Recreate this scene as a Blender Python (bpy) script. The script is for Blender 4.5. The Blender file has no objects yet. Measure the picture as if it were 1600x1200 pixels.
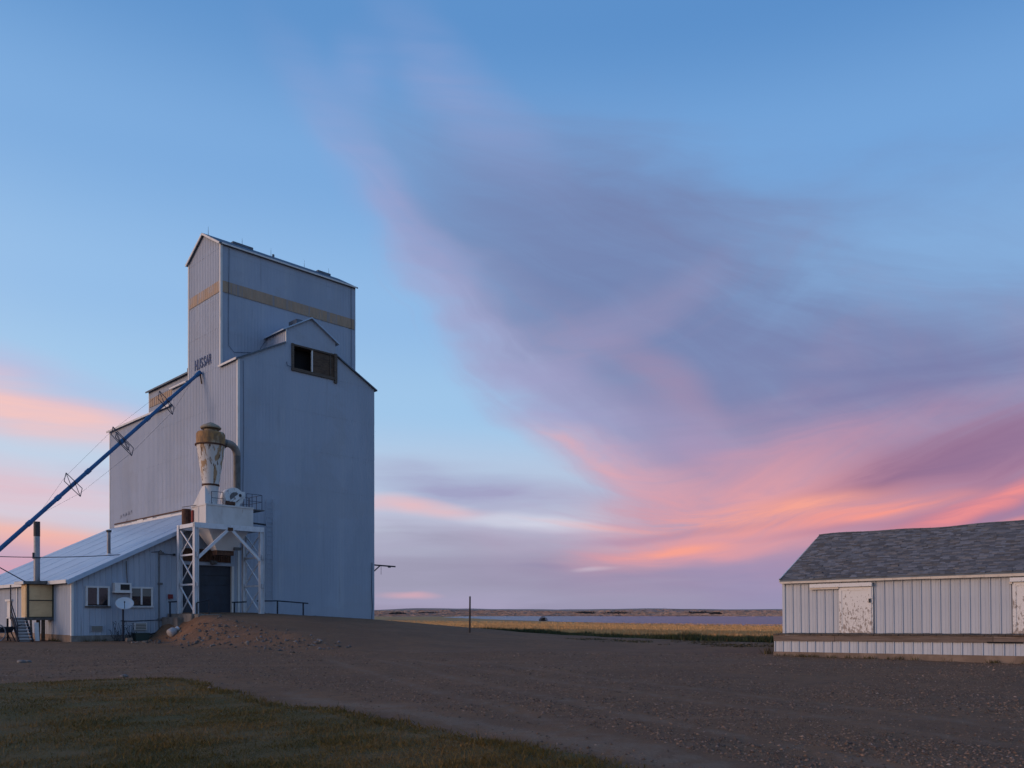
import bpy, math, random
import numpy as np
from mathutils import Vector, Matrix, noise as mnoise

random.seed(7)
rng = np.random.default_rng(7)
scene = bpy.context.scene
COL = scene.collection
H = 1.62                      # eye height
R = math.radians
SQ = math.sqrt(0.5)

def lin(r, g, b):
    f = lambda c: (c/255/12.92 if c/255 <= 0.04045 else ((c/255+0.055)/1.055)**2.4)
    return (f(r), f(g), f(b), 1.0)

# ------------------------------------------------------------------ camera
cam_d = bpy.data.cameras.new('camera')
cam_d.sensor_width = 36; cam_d.lens = 36*1280/1600
cam_d.shift_y = (957-600)/1600
cam_d.clip_start = 0.1; cam_d.clip_end = 20000
cam = bpy.data.objects.new('camera', cam_d); COL.objects.link(cam)
cam.location = (0, 0, H); cam.rotation_euler = (R(90), 0, 0)
scene.camera = cam

# ------------------------------------------------------------------ sky
SUN_AZ, SUN_EL = R(-107), R(6.5)
world = bpy.data.worlds.new('World'); scene.world = world
world.use_nodes = True
wn = world.node_tree; wn.nodes.clear()
class G:
    """tiny node-graph helper"""
    def __init__(s, nt): s.nt = nt
    def n(s, t, **k):
        nd = s.nt.nodes.new(t)
        for a, v in k.items(): setattr(nd, a, v)
        return nd
    def put(s, sock, v):
        if isinstance(v, bpy.types.NodeSocket): s.nt.links.new(v, sock)
        elif v is not None: sock.default_value = v
    def m(s, op, a, b=None, c=None, clamp=False):
        nd = s.n('ShaderNodeMath', operation=op, use_clamp=clamp)
        for i, v in enumerate((a, b, c)):
            if v is not None: s.put(nd.inputs[i], v)
        return nd.outputs[0]
    def mr(s, v, a, b, c=0.0, d=1.0, smooth=True):
        nd = s.n('ShaderNodeMapRange', interpolation_type='SMOOTHSTEP' if smooth else 'LINEAR')
        for i, x in enumerate((v, a, b, c, d)): s.put(nd.inputs[i], x)
        return nd.outputs[0]
    def mix(s, f, a, b, blend='MIX'):
        nd = s.n('ShaderNodeMix', data_type='RGBA', blend_type=blend)
        s.put(nd.inputs[0], f); s.put(nd.inputs[6], a); s.put(nd.inputs[7], b)
        return nd.outputs[2]
    def xyz(s, x, y, z=0.0):
        nd = s.n('ShaderNodeCombineXYZ')
        for i, v in enumerate((x, y, z)): s.put(nd.inputs[i], v)
        return nd.outputs[0]
    def mapping(s, v, loc=(0,0,0), rot=(0,0,0), sc=(1,1,1), t='POINT'):
        nd = s.n('ShaderNodeMapping', vector_type=t)
        s.put(nd.inputs[0], v); nd.inputs[1].default_value = loc
        nd.inputs[2].default_value = rot; nd.inputs[3].default_value = sc
        return nd.outputs[0]
    def noise(s, v, scale=1.0, detail=4.0, rough=0.55, dist=0.0, dim='3D'):
        nd = s.n('ShaderNodeTexNoise', noise_dimensions=dim)
        s.put(nd.inputs['Vector'], v); nd.inputs['Scale'].default_value = scale
        nd.inputs['Detail'].default_value = detail; nd.inputs['Roughness'].default_value = rough
        nd.inputs['Distortion'].default_value = dist
        return nd.outputs[0]

def build_sky():
    g = G(wn)
    tc = g.n('ShaderNodeTexCoord').outputs['Generated']
    sep = g.n('ShaderNodeSeparateXYZ'); wn.links.new(tc, sep.inputs[0])
    X, Y, Z = sep.outputs
    az = g.m('ARCTAN2', X, Y); el = g.m('ARCSINE', Z)
    ramp = g.n('ShaderNodeValToRGB'); cr = ramp.color_ramp; cr.interpolation = 'EASE'
    stops = [(0, (158,152,184)), (2.5, (170,166,196)), (6.5, (202,212,232)), (9, (190,211,236)), (14, (164,203,240)),
             (20, (148,191,237)), (28, (125,173,227)), (36, (97,150,210)), (50, (80,132,196)), (90, (62,108,174))]
    while len(cr.elements) < len(stops): cr.elements.new(0.5)
    for e, (d, c) in zip(cr.elements, stops):
        e.position = max(d, 0)/90; e.color = lin(*c)
    g.put(ramp.inputs[0], g.m('DIVIDE', el, math.pi/2, clamp=True))
    ca = g.m('COSINE', g.m('SUBTRACT', az, SUN_AZ))
    base = g.mix(1.0, ramp.outputs[0], g.xyz(g.m('MULTIPLY_ADD', ca, 0.22, 1.06), g.m('MULTIPLY_ADD', ca, 0.13, 1.04), g.m('MULTIPLY_ADD', ca, 0.06, 1.02)), 'MULTIPLY')
    # physical dusk sky mixed in: it carries the warm afterglow round the set sun
    ns = g.n('ShaderNodeTexSky'); ns.sky_type = 'NISHITA'; ns.sun_disc = False
    ns.sun_elevation = SUN_EL; ns.sun_rotation = SUN_AZ; ns.altitude = 900
    ns.air_density = 1.0; ns.dust_density = 1.2; ns.ozone_density = 2.0
    nis = g.mix(1.0, ns.outputs[0], (0.10, 0.10, 0.10, 1), 'MULTIPLY')
    base = g.mix(0.10, base, nis)
    mul = lambda a, b: g.m('MULTIPLY', a, b)
    mx = lambda a, b: g.m('MAXIMUM', a, b)
    # broad peach afterglow on the sunset side
    glow = mul(g.mr(ca, 0.15, 1.0), g.mr(el, R(32), R(0)))
    base = g.mix(mul(glow, .65), base, (1.10, .66, .46, 1))
    P = g.xyz(az, el)
    def pt(px, py):
        a = math.atan((px-800)/1280); return a, math.atan((957-py)/1280*math.cos(a))
    def blob(px, py, rx, ry, deg=0):
        a, e = pt(px, py); co, si = math.cos(R(deg)), math.sin(R(deg)); rx, ry = rx*1.12/1400, ry*1.12/1400
        def dot(u, v):
            nd = g.n('ShaderNodeVectorMath', operation='DOT_PRODUCT'); wn.links.new(PW, nd.inputs[0])
            nd.inputs[1].default_value = (u, v, -(u*a+v*e)); return nd.outputs['Value']
        u, v = dot(co/rx, si/rx), dot(-si/ry, co/ry)
        f = g.m('MAXIMUM', g.m('SUBTRACT', g.m('MULTIPLY_ADD', u, g.m('MULTIPLY', u, -1.0), 1.0), g.m('MULTIPLY', v, v)), 0.0)
        return g.m('MULTIPLY', f, f)
    # ragged edges: everything below is looked up at a slightly displaced direction
    w1 = g.noise(g.mapping(P, sc=(4, 9, 1)), 1.0, 3, 0.5, 0.0, '2D')
    w2 = g.noise(g.mapping(P, loc=(9.1, 3.3, 0), sc=(3.5, 8, 1)), 1.0, 3, 0.5, 0.0, '2D')
    PW = g.xyz(g.m('ADD', az, mul(g.m('SUBTRACT', w1, .5), .10)), g.m('ADD', el, mul(g.m('SUBTRACT', w2, .5), .040)), 1.0)
    # -- low streaky stratus all round the horizon
    st = g.noise(g.mapping(P, sc=(2.6, 24, 1)), 1.0, 4, 0.55, 0.4, '2D')
    st2 = g.noise(g.mapping(P, loc=(3.3, 1.7, 0), sc=(4.5, 46, 1)), 1.0, 4, 0.55, 0.3, '2D')
    low = mul(g.mr(el, R(14), R(3)), g.mr(st, 0.42, 0.70))
    c = g.mix(mul(low, 0.5), base, lin(176, 168, 200))
    edge = g.m('ADD', 0.8, mul(g.m('SUBTRACT', st2, 0.5), 1.2))
    def lay(c, rows):
        for (x, y, rx, ry, d, colr, f) in rows:
            c = g.mix(g.m('MULTIPLY', mul(blob(x, y, rx, ry, d), edge), f, clamp=True), c, lin(*colr))
        return c
    c = lay(c, (
        (-20, 605, 340, 60, -6, (196, 182, 214), .8), (50, 640, 340, 46, -6, (243, 198, 194), 1.0), (10, 755, 330, 62, -3, (224, 190, 202), .9),
        (80, 838, 300, 34, -4, (244, 184, 170), 1.0), (40, 885, 340, 60, 0, (212, 160, 180), 1.0),
        (720, 762, 270, 50, -3, (162, 164, 198), 1.1), (640, 795, 170, 20, -2, (232, 188, 192), 1.0),
        (740, 850, 320, 44, -2, (165, 163, 187), 1.15), (700, 905, 680, 56, 0, (158, 155, 179), 1.25),
        (1050, 900, 440, 56, 0, (151, 143, 172), 1.2), (1400, 905, 420, 62, 0, (138, 128, 168), 1.1), (840, 812, 150, 18, -2, (220, 228, 242), .9),
        (640, 932, 70, 7, 0, (226, 172, 180), .9), (870, 886, 70, 8, 3, (140, 138, 170), .7), (935, 889, 40, 6, 4, (200, 198, 214), .9)))
    # -- the big fan of cirrus spreading from the upper left
    a0, e0 = pt(415, 95)
    sw = g.n('ShaderNodeSeparateXYZ'); wn.links.new(PW, sw.inputs[0])
    dx = g.m('SUBTRACT', sw.outputs[0], a0); dy = g.m('SUBTRACT', e0, sw.outputs[1])
    ang = g.m('ARCTAN2', dy, dx)
    rad = g.m('SQRT', g.m('ADD', mul(dx, dx), mul(dy, dy)))
    fib = g.noise(g.xyz(g.m('MULTIPLY', ang, 9.0), g.m('MULTIPLY', rad, 2.2), 0.0), 1.0, 6, 0.62, 0.5, '2D')
    lump = g.noise(g.mapping(P, loc=(7.2, 2.1, 0), rot=(0, 0, R(-28)), sc=(3.4, 7.5, 1)), 1.0, 5, 0.6, 0.6, '2D')
    fj = g.m('SUBTRACT', fib, 0.5); lj = g.m('SUBTRACT', lump, 0.5)
    angj = g.m('ADD', ang, g.m('ADD', mul(fj, R(13)), mul(lj, R(10))))
    fan = mul(g.mr(angj, R(51), R(38)), g.mr(g.m('SUBTRACT', angj, g.mr(rad, .30, .75, 0.0, R(8))), R(-4), R(22)))
    fan = mul(fan, mul(g.mr(rad, 0.0, 0.42), g.mr(rad, 2.0, 1.1)))
    fan = g.m('MULTIPLY', fan, g.m('ADD', 0.93, g.m('ADD', mul(fj, 0.5), mul(lj, 0.35))), clamp=True)
    fcol = g.mix(g.mr(el, R(10), R(21)), lin(134, 132, 170), lin(117, 134, 177))
    fcol = g.mix(mul(g.mr(angj, R(30), R(48)), g.mr(rad, 1.1, 0.25, 0.0, .9)), fcol, lin(170, 163, 197))
    fcol = g.mix(g.m('MULTIPLY', g.mr(lump, 0.46, 0.72), g.mr(el, R(28), R(14), 0.0, 0.5)), fcol, lin(164, 152, 184))
    c = g.mix(fan, c, fcol)
    c = lay(c, (
        (560, 250, 240, 66, -47, (150, 164, 212), .42), (680, 400, 230, 56, -51, (168, 164, 204), .50), (750, 175, 230, 70, -36, (146, 163, 210), .62), (575, 110, 60, 70, 80, (140, 163, 213), .50),
        (940, 400, 380, 190, -24, (115, 132, 177), .75), (1020, 490, 180, 40, 30, (158, 150, 186), .45), (900, 560, 160, 50, 44, (160, 154, 192), .40),
        (1040, 610, 140, 46, -30, (184, 148, 172), .70), (860, 640, 210, 84, -38, (164, 164, 204), .75),
        (1250, 570, 440, 110, 2, (122, 132, 176), .75), (1480, 600, 340, 80, 4, (120, 124, 168), .75), (1060, 690, 260, 60, -20, (160, 154, 192), .70)))
    # -- the pink belt: streaks bend in a shallow V
    azc = pt(1070, 800)[0]
    da = g.m('SUBTRACT', az, azc)
    q = g.m('SUBTRACT', sw.outputs[1], mul(g.m('SQRT', g.m('ADD', mul(da, da), 0.012)), 0.28))
    pn = g.noise(g.xyz(mul(az, 3.6), mul(q, 21.0), 0.0), 1.0, 6, 0.62, 0.5, '2D')
    pj = g.m('SUBTRACT', pn, 0.5)
    def belt(c, rows, k):
        for (x, y, rx, ry, d, colr, f) in rows:
            m_ = g.m('MULTIPLY', blob(x, y, rx, ry, d), g.m('MULTIPLY_ADD', pj, k, 1.0))
            c = g.mix(g.m('MULTIPLY', m_, f, clamp=True), c, lin(*colr))
        return c
    c = belt(c, (
        (1240, 780, 560, 165, 5, (180, 148, 178), 1.0), (1620, 775, 420, 120, 12, (168, 126, 156), .8),
        (980, 738, 230, 52, -24, (212, 164, 180), 1.0), (1330, 700, 250, 56, 14, (196, 146, 168), .6), (1490, 660, 240, 40, 12, (168, 134, 164), .35),
        (1170, 792, 340, 100, 4, (219, 158, 167), 1.1), (1090, 856, 260, 42, 4, (222, 156, 163), 1.05), (1400, 770, 300, 60, 10, (204, 144, 160), .7)), 2.4)
    c = belt(c, (
        (1450, 718, 300, 42, 14, (160, 118, 146), .75), (1600, 695, 280, 80, 10, (136, 110, 148), .5), (1120, 826, 190, 12, 5, (172, 132, 160), .7), (1010, 838, 160, 14, 3, (170, 140, 172), .7),
        (1390, 812, 220, 15, 8, (176, 126, 152), .6), (1500, 800, 150, 22, 14, (184, 122, 146), .8)), 2.6)
    c = belt(c, (
        (1200, 800, 250, 36, 7, (243, 164, 150), .85), (1560, 780, 170, 24, 15, (236, 144, 146), .85), (1060, 862, 130, 14, 3, (246, 162, 148), .9), (1330, 800, 200, 22, 9, (244, 154, 144), .9),
        (900, 706, 110, 16, -30, (224, 172, 182), .6), (935, 815, 140, 8, -5, (240, 176, 172), .8), (1590, 824, 160, 14, 14, (244, 150, 142), .9)), 4.0)
    # below the horizon
    c = g.mix(g.mr(el, R(-0.2), R(-3)), c, lin(70, 62, 62))
    bg = g.n('ShaderNodeBackground'); out = g.n('ShaderNodeOutputWorld')
    wn.links.new(c, bg.inputs[0]); bg.inputs[1].default_value = 1.0
    wn.links.new(bg.outputs[0], out.inputs[0])
build_sky()
world.cycles.sampling_method = 'MANUAL'; world.cycles.sample_map_resolution = 512

sun_d = bpy.data.lights.new('sun', 'SUN'); sun_d.energy = 2.0; sun_d.angle = R(26); sun_d.color = (1.0, 0.66, 0.47)
sun = bpy.data.objects.new('sun', sun_d); COL.objects.link(sun)
sd = Vector((math.sin(SUN_AZ)*math.cos(SUN_EL), math.cos(SUN_AZ)*math.cos(SUN_EL), math.sin(SUN_EL)))
sun.rotation_euler = sd.to_track_quat('Z', 'Y').to_euler(); sun.location = sd*60

scene.cycles.use_adaptive_sampling = True; scene.cycles.adaptive_min_samples = 6; scene.cycles.adaptive_threshold = 0.015
scene.cycles.max_bounces = 5; scene.cycles.diffuse_bounces = 2; scene.cycles.glossy_bounces = 2; scene.cycles.transmission_bounces = 2
scene.view_settings.view_transform = 'Standard'; scene.view_settings.look = 'None'
scene.view_settings.exposure = 0.0; scene.view_settings.gamma = 1.0; scene.view_settings.use_curve_mapping = False

# ------------------------------------------------------------------ materials
def pmat(name, base, layers=(), rough=0.75, rlo=None, bump=0.0, bscale=40.0, bsc=(1,1,1), metallic=0.0, spec=0.3, coord='Object', attr=None, vary=0.0):
    """base colour + noise layers (colour, noise scale, stretch, lo, hi, amount[, gradient axis, g0, g1])"""
    m = bpy.data.materials.new(name); m.use_nodes = True
    nt = m.node_tree; g = G(nt); b = nt.nodes['Principled BSDF']
    co = g.n('ShaderNodeTexCoord').outputs[coord]
    c = base if len(base) == 4 else (*base, 1)
    if attr:
        an = g.n('ShaderNodeAttribute', attribute_name=attr); c = an.outputs['Color']
    if vary:
        oi = g.n('ShaderNodeObjectInfo')
        f = g.mr(oi.outputs['Random'], 0, 1, 1-vary, 1+vary, smooth=False)
        c = g.mix(1.0, c, g.xyz(f, f, f), 'MULTIPLY')
    for L in layers:
        col, ns, st, lo, hi, amt = L[:6]
        v = g.mapping(co, sc=st)
        msk = g.noise(v, ns, 6, 0.6, 0.3)
        if len(L) > 6:
            ax, g0, g1, k = L[6:10]
            sp = g.n('ShaderNodeSeparateXYZ'); nt.links.new(co, sp.inputs[0])
            msk = g.m('ADD', msk, g.mr(sp.outputs[ax], g0, g1, 0.0, k, smooth=False))
        f = g.m('MULTIPLY', g.mr(msk, lo, hi), amt)
        c = g.mix(f, c, (*col, 1) if len(col) == 3 else col)
    g.put(b.inputs['Base Color'], c)
    b.inputs['Roughness'].default_value = rough
    b.inputs['Metallic'].default_value = metallic
    b.inputs['Specular IOR Level'].default_value = spec
    if bump:
        bn = g.n('ShaderNodeBump'); bn.inputs['Strength'].default_value = bump; bn.inputs['Distance'].default_value = 0.02
        nt.links.new(g.noise(g.mapping(co, sc=bsc), bscale, 5, 0.6), bn.inputs['Height'])
        nt.links.new(bn.outputs[0], b.inputs['Normal'])
    return m

M = {}
M['siding'] = pmat('elevator_siding', (.322,.368,.455), [((.265,.308,.385), .35, (1,1,.25), .4, .65, .7), ((.39,.42,.47), 1.1, (1,1,.12), .5, .75, .5), ((.22,.24,.28), 2.5, (1.2,1.2,.05), .58, .78, .6), ((.30,.33,.39), .18, (1,1,1.6), .5, .56, .5), ((.19,.14,.11), 6, (1,1,.12), .72, .80, .55)], rough=.55, spec=.25, bump=.15, bscale=3, bsc=(1,1,.4))
M['shed_siding'] = pmat('shed_siding', (.33,.38,.46), [((.27,.32,.40), .8, (1,1,.2), .4, .65, .8), ((.38,.42,.49), 2.4, (1,1,.08), .52, .72, .5), ((.19,.18,.17), 3.5, (1,1,.1), .60, .78, .55)], rough=.5, spec=.3, bump=.12, bscale=5)
M['tan'] = pmat('tan_band', (.37,.26,.18), [((.31,.22,.15), 3, (1,1,.2), .4, .65, .8), ((.23,.23,.25), 7, (1,1,.02), .54, .62, .8)], rough=.6)
M['trim'] = pmat('white_trim', (.62,.61,.60), [((.45,.42,.39), 2.5, (1,1,.5), .5, .7, .6), ((.25,.2,.16), 7, (1,1,1), .66, .74, .6)], rough=.6)
M['roof'] = pmat('roof_sheet', (.12,.15,.19), [((.08,.10,.13), 1.5, (1,1,1), .4, .6, .8)], rough=.65)
M['shedroof'] = pmat('shed_roof_metal', (.36,.46,.58), [((.29,.38,.50), .5, (1,1,1), .4, .65, .8), ((.42,.50,.60), 1.6, (.3,2,1), .5, .7, .5), ((.24,.27,.31), 4, (.3,1.5,1), .64, .8, .6)], rough=.42, spec=.5)
M['cable'] = pmat('conductor_cable', (.035,.05,.085), rough=.6)
M['dark'] = pmat('dark_void', (.008,.008,.010), rough=.9)
M['wood'] = pmat('weathered_wood', (.105,.082,.066), [((.060,.045,.036), 3, (.5,.5,6), .4, .65, .8), ((.19,.16,.135), 5, (.4,.4,8), .55, .75, .6)], rough=.85, bump=.3, bscale=18, bsc=(.3,.3,3), vary=.2)
M['beam'] = pmat('dock_timber', (.19,.145,.12), [((.10,.074,.06), 2.5, (.5,.5,6), .4, .65, .8), ((.28,.23,.20), 4, (.3,.5,9), .55, .72, .6)], rough=.85, bump=.3, bscale=18, bsc=(.3,.3,3), vary=.25)
M['plywood'] = pmat('brown_board', (.10,.066,.045), [((.055,.035,.026), 2, (1,1,3), .45, .6, .8)], rough=.8)
M['letter'] = pmat('letter_blue', (.028,.055,.15), [((.09,.11,.17), 6, (1,1,1), .5, .7, .7)], rough=.6)
M['door'] = pmat('dark_door', (.030,.040,.062), [((.022,.028,.042), 1.2, (1,1,.4), .4, .6, .8)], rough=.5)
M['steel'] = pmat('white_steel', (.60,.62,.66), [((.48,.49,.52), 3, (1,1,.5), .45, .65, .7), ((.24,.14,.09), 9, (1,1,.4), .68, .74, .8)], rough=.5)
M['bin'] = pmat('bin_paint', (.56,.55,.55), [((.46,.44,.43), 1.4, (1,1,.3), .45, .65, .7), ((.27,.17,.11), 3.2, (1.3,1.3,.25), .62, .76, .75)], rough=.55)
M['cyc_top'] = pmat('rusted_drum', (.33,.17,.06), [((.17,.10,.05), 4.0, (1,1,.35), .42, .58, .9), ((.40,.33,.24), 2.2, (1,1,.4), .56, .70, .8)], rough=.7, bump=.2, bscale=30)
M['cyc_cone'] = pmat('flaking_cone', (.60,.58,.56), [((.34,.20,.09), 2.6, (1.3,1.3,.42), .53, .60, .9), ((.10,.058,.036), 3.4, (1.6,1.6,.55), .565, .60, 1.0)], rough=.6, bump=.15, bscale=30)
M['cyc_cap'] = pmat('tan_cap', (.28,.24,.18), [((.19,.14,.09), 5, (1,1,.5), .45, .65, .8)], rough=.7)
M['duct'] = pmat('grey_duct', (.115,.115,.12), [((.07,.066,.062), 4, (1,1,.4), .45, .65, .8)], rough=.55)
M['blower'] = pmat('blower_paint', (.58,.60,.62), [((.16,.12,.10), 4.5, (1,1,1), .60, .66, .9)], rough=.5)
M['rust'] = pmat('rust', (.11,.055,.035), [((.06,.03,.022), 6, (1,1,.5), .4, .6, .8)], rough=.85)
M['black'] = pmat('black_steel', (.018,.022,.034), rough=.55)
M['blue'] = pmat('blue_pipe_paint', (.016,.10,.26), [((.014,.075,.20), 1.3, (1,1,1), .42, .62, .8), ((.07,.17,.40), 6, (1,1,1), .6, .72, .5)], rough=.45, spec=.4)
M['concrete'] = pmat('concrete', (.20,.18,.165), [((.13,.115,.10), 2.5, (1,1,1), .4, .65, .8), ((.27,.25,.23), 8, (1,1,.5), .55, .7, .5)], rough=.9, bump=.3, bscale=30)
M['footing'] = pmat('stained_footing', (.23,.17,.13), [((.15,.11,.085), 2.0, (1,1,1), .4, .6, .8)], rough=.9, bump=.3, bscale=30)
M['frame'] = pmat('window_frame', (.55,.55,.56), [((.40,.37,.35), 8, (1,1,1), .5, .7, .6)], rough=.55)
M['frame2'] = pmat('galvanised', (.32,.33,.35), [((.22,.22,.23), 4, (1,1,.4), .45, .65, .7)], rough=.45)
M['faded'] = pmat('faded_paint', (.235,.26,.315), rough=.7)
M['elbow'] = pmat('elbow_metal', (.24,.21,.19), [((.15,.12,.10), 4, (1,1,1), .45, .65, .7)], rough=.6)
M['glass'] = pmat('window_glass', (.012,.014,.020), rough=.06, spec=.6)
M['blind'] = pmat('window_blind', (.17,.165,.155), rough=.7)
M['blind2'] = pmat('dull_plastic', (.40,.37,.36), [((.28,.25,.24), 6, (1,1,1), .45, .65, .7)], rough=.55)
M['plastic'] = pmat('white_plastic', (.58,.59,.60), [((.45,.44,.43), 5, (1,1,1), .5, .7, .6)], rough=.5)
M['tanboard'] = pmat('tan_panel', (.72,.52,.29), [((.62,.43,.24), 2, (1,1,1.5), .4, .65, .8), ((.30,.19,.11), 5, (.6,.6,2), .6, .75, .6)], rough=.65)
M['olive'] = pmat('dark_frame', (.075,.070,.055), rough=.7)
M['red'] = pmat('red_box', (.19,.028,.028), rough=.6)
M['green'] = pmat('green_tub', (.035,.055,.050), rough=.6)
M['dish'] = pmat('dish_grey', (.50,.53,.56), rough=.45)
M['stove'] = pmat('stovepipe_metal', (.24,.25,.28), [((.14,.13,.13), 3, (1,1,.4), .45, .65, .8)], rough=.45, metallic=.35)
M['stovedark'] = pmat('stovepipe_dark', (.06,.055,.055), rough=.7)
M['wpanel'] = pmat('warehouse_panel', (.41,.44,.49), [((.345,.375,.43), 1.6, (1,1,.35), .42, .66, .7), ((.56,.56,.57), 4, (1,1,.15), .55, .75, .5), ((.33,.30,.28), 7, (1,1,.2), .66, .8, .4)], rough=.45, spec=.35, vary=.06)
M['wtrim'] = pmat('cream_trim', (.58,.51,.43), [((.42,.34,.27), 4, (1,1,1), .5, .68, .7)], rough=.65)
M['peel'] = pmat('peeling_paint', (.68,.655,.63), [((.20,.15,.12), 13, (1.2,1.0,.55), .62, .69, .80, 2, 2.5, .80, .16), ((.40,.34,.29), 30, (1,1,.6), .60, .70, .5, 2, 2.75, .85, .10)], rough=.7, bump=.3, bscale=50)
M['shingle'] = pmat('asphalt_shingle', (.1,.11,.13), [((.05,.055,.065), 30, (1,1,1), .45, .7, .35)], rough=.9, attr='shade', bump=.2, bscale=120)
M['rubble'] = pmat('rubble_stone', (.12,.10,.085), rough=.9, attr='shade')
M['pole'] = pmat('pole_wood', (.045,.035,.030), rough=.9)
M['leaf'] = pmat('foliage', (.03,.035,.02), rough=.8, attr='shade')
M['bark'] = pmat('bark', (.05,.04,.03), rough=.9)
M['distant'] = pmat('far_siding', (.30,.28,.28), rough=.8)

# ------------------------------------------------------------------ mesh helpers
def E(a, b, z=0.0):
    """site grid: a = along the elevator's front (away right), b = along its long side (away left)"""
    return Vector(((a-b)*SQ, (a+b)*SQ, z))
class Frame:
    """local frame of a thing: meshes are given in the site grid and stored relative to the thing's base"""
    def __init__(s, a, b, z=0.0): s.o = Vector((a, b, z))
def empty(name, loc, rz=0.0, label=None, cat=None, group=None):
    o = bpy.data.objects.new(name, None); COL.objects.link(o)
    o.location = loc; o.rotation_euler = (0, 0, rz); o.empty_display_size = 0.3
    tag(o, label, cat, group); return o
def tag(o, label=None, cat=None, group=None, kind=None):
    if label: o['label'] = label
    if cat: o['category'] = cat
    if group: o['group'] = group
    if kind: o['kind'] = kind
    return o
def grid_thing(name, a, b, z, label, cat, group=None):
    o = empty(name, E(a, b, z), R(45), label, cat, group); o['_o'] = (a, b, z); return o
class MB:
    def __init__(s): s.v = []; s.f = []; s.sm = []
    def add(s, vs, fs, smooth=False):
        k = len(s.v); s.v += [tuple(v) for v in vs]
        s.f += [tuple(i+k for i in f) for f in fs]; s.sm += [smooth]*len(fs)
        return s
    def box(s, x0, x1, y0, y1, z0, z1):
        x0, x1 = min(x0,x1), max(x0,x1); y0, y1 = min(y0,y1), max(y0,y1); z0, z1 = min(z0,z1), max(z0,z1)
        return s.add([(x0,y0,z0),(x1,y0,z0),(x1,y1,z0),(x0,y1,z0),(x0,y0,z1),(x1,y0,z1),(x1,y1,z1),(x0,y1,z1)],
              [(0,3,2,1),(4,5,6,7),(0,1,5,4),(1,2,6,5),(2,3,7,6),(3,0,4,7)])
    def hull8(s, p): return s.add(p, [(0,3,2,1),(4,5,6,7),(0,1,5,4),(1,2,6,5),(2,3,7,6),(3,0,4,7)])
    def tube(s, p, q, r, r2=None, n=10, cap=True):
        p, q = Vector(p), Vector(q); d = (q-p).normalized(); r2 = r if r2 is None else r2
        u = d.orthogonal().normalized(); w = d.cross(u)
        vs = []
        for c, rr in ((p, r), (q, r2)):
            for i in range(n):
                t = 2*math.pi*i/n; vs.append(c+u*rr*math.cos(t)+w*rr*math.sin(t))
        fs = [(i, (i+1)%n, n+(i+1)%n, n+i) for i in range(n)]
        s.add(vs, fs, n > 5)
        if cap: s.add(vs[:n], [tuple(range(n))[::-1]]); s.add(vs[n:], [tuple(range(n))])
        return s
    def path(s, pts, r, n=8):
        pts = [Vector(p) for p in pts]
        vs = []; u = None
        for i, p in enumerate(pts):
            d = (pts[min(i+1, len(pts)-1)]-pts[max(i-1, 0)]).normalized()
            if u is None: u = d.orthogonal().normalized()
            u = (u-d*u.dot(d)).normalized(); w = d.cross(u)
            for k in range(n):
                t = 2*math.pi*k/n; vs.append(p+u*r*math.cos(t)+w*r*math.sin(t))
        fs = [(i*n+k, i*n+(k+1)%n, (i+1)*n+(k+1)%n, (i+1)*n+k) for i in range(len(pts)-1) for k in range(n)]
        s.add(vs, fs, True); s.add(vs[:n], [tuple(range(n))[::-1]]); s.add(vs[-n:], [tuple(range(n))]); return s
    def bar(s, p, q, w, h=None, up=(0,0,1)):
        """square-section member from p to q"""
        h = w if h is None else h
        p, q = Vector(p), Vector(q); d = (q-p).normalized(); up = Vector(up)
        if abs(d.dot(up)) > .98: up = Vector((1,0,0))
        x = d.cross(up).normalized()*w/2; y = x.cross(d).normalized()*h/2
        return s.hull8([p-x-y, p+x-y, q+x-y, q-x-y, p-x+y, p+x+y, q+x+y, q-x+y])
    def lathe(s, c, prof, n=28):
        c = Vector(c); vs = []
        for r, z in prof:
            for i in range(n):
                t = 2*math.pi*i/n; vs.append(c+Vector((r*math.cos(t), r*math.sin(t), z)))
        fs = [(j*n+i, j*n+(i+1)%n, (j+1)*n+(i+1)%n, (j+1)*n+i) for j in range(len(prof)-1) for i in range(n)]
        return s.add(vs, fs, True)
    def mesh(s, name, o=(0,0,0)):
        me = bpy.data.meshes.new(name); o = Vector(o)
        me.from_pydata([Vector(v)-o for v in s.v], [], s.f)
        me.polygons.foreach_set('use_smooth', s.sm); me.update(); return me
    def build(s, name, mat, parent=None, o=None, label=None):
        if o is None:
            p = parent
            while p is not None and '_o' not in p: p = p.parent
            o = Vector(p['_o']) if p is not None else Vector()
            # sub-part meshes share the frame of their thing
        me = s.mesh(name, o); me.materials.append(mat)
        ob = bpy.data.objects.new(name, me); COL.objects.link(ob)
        if parent is not None: ob.parent = parent
        if label: ob['label'] = label
        return ob

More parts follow.
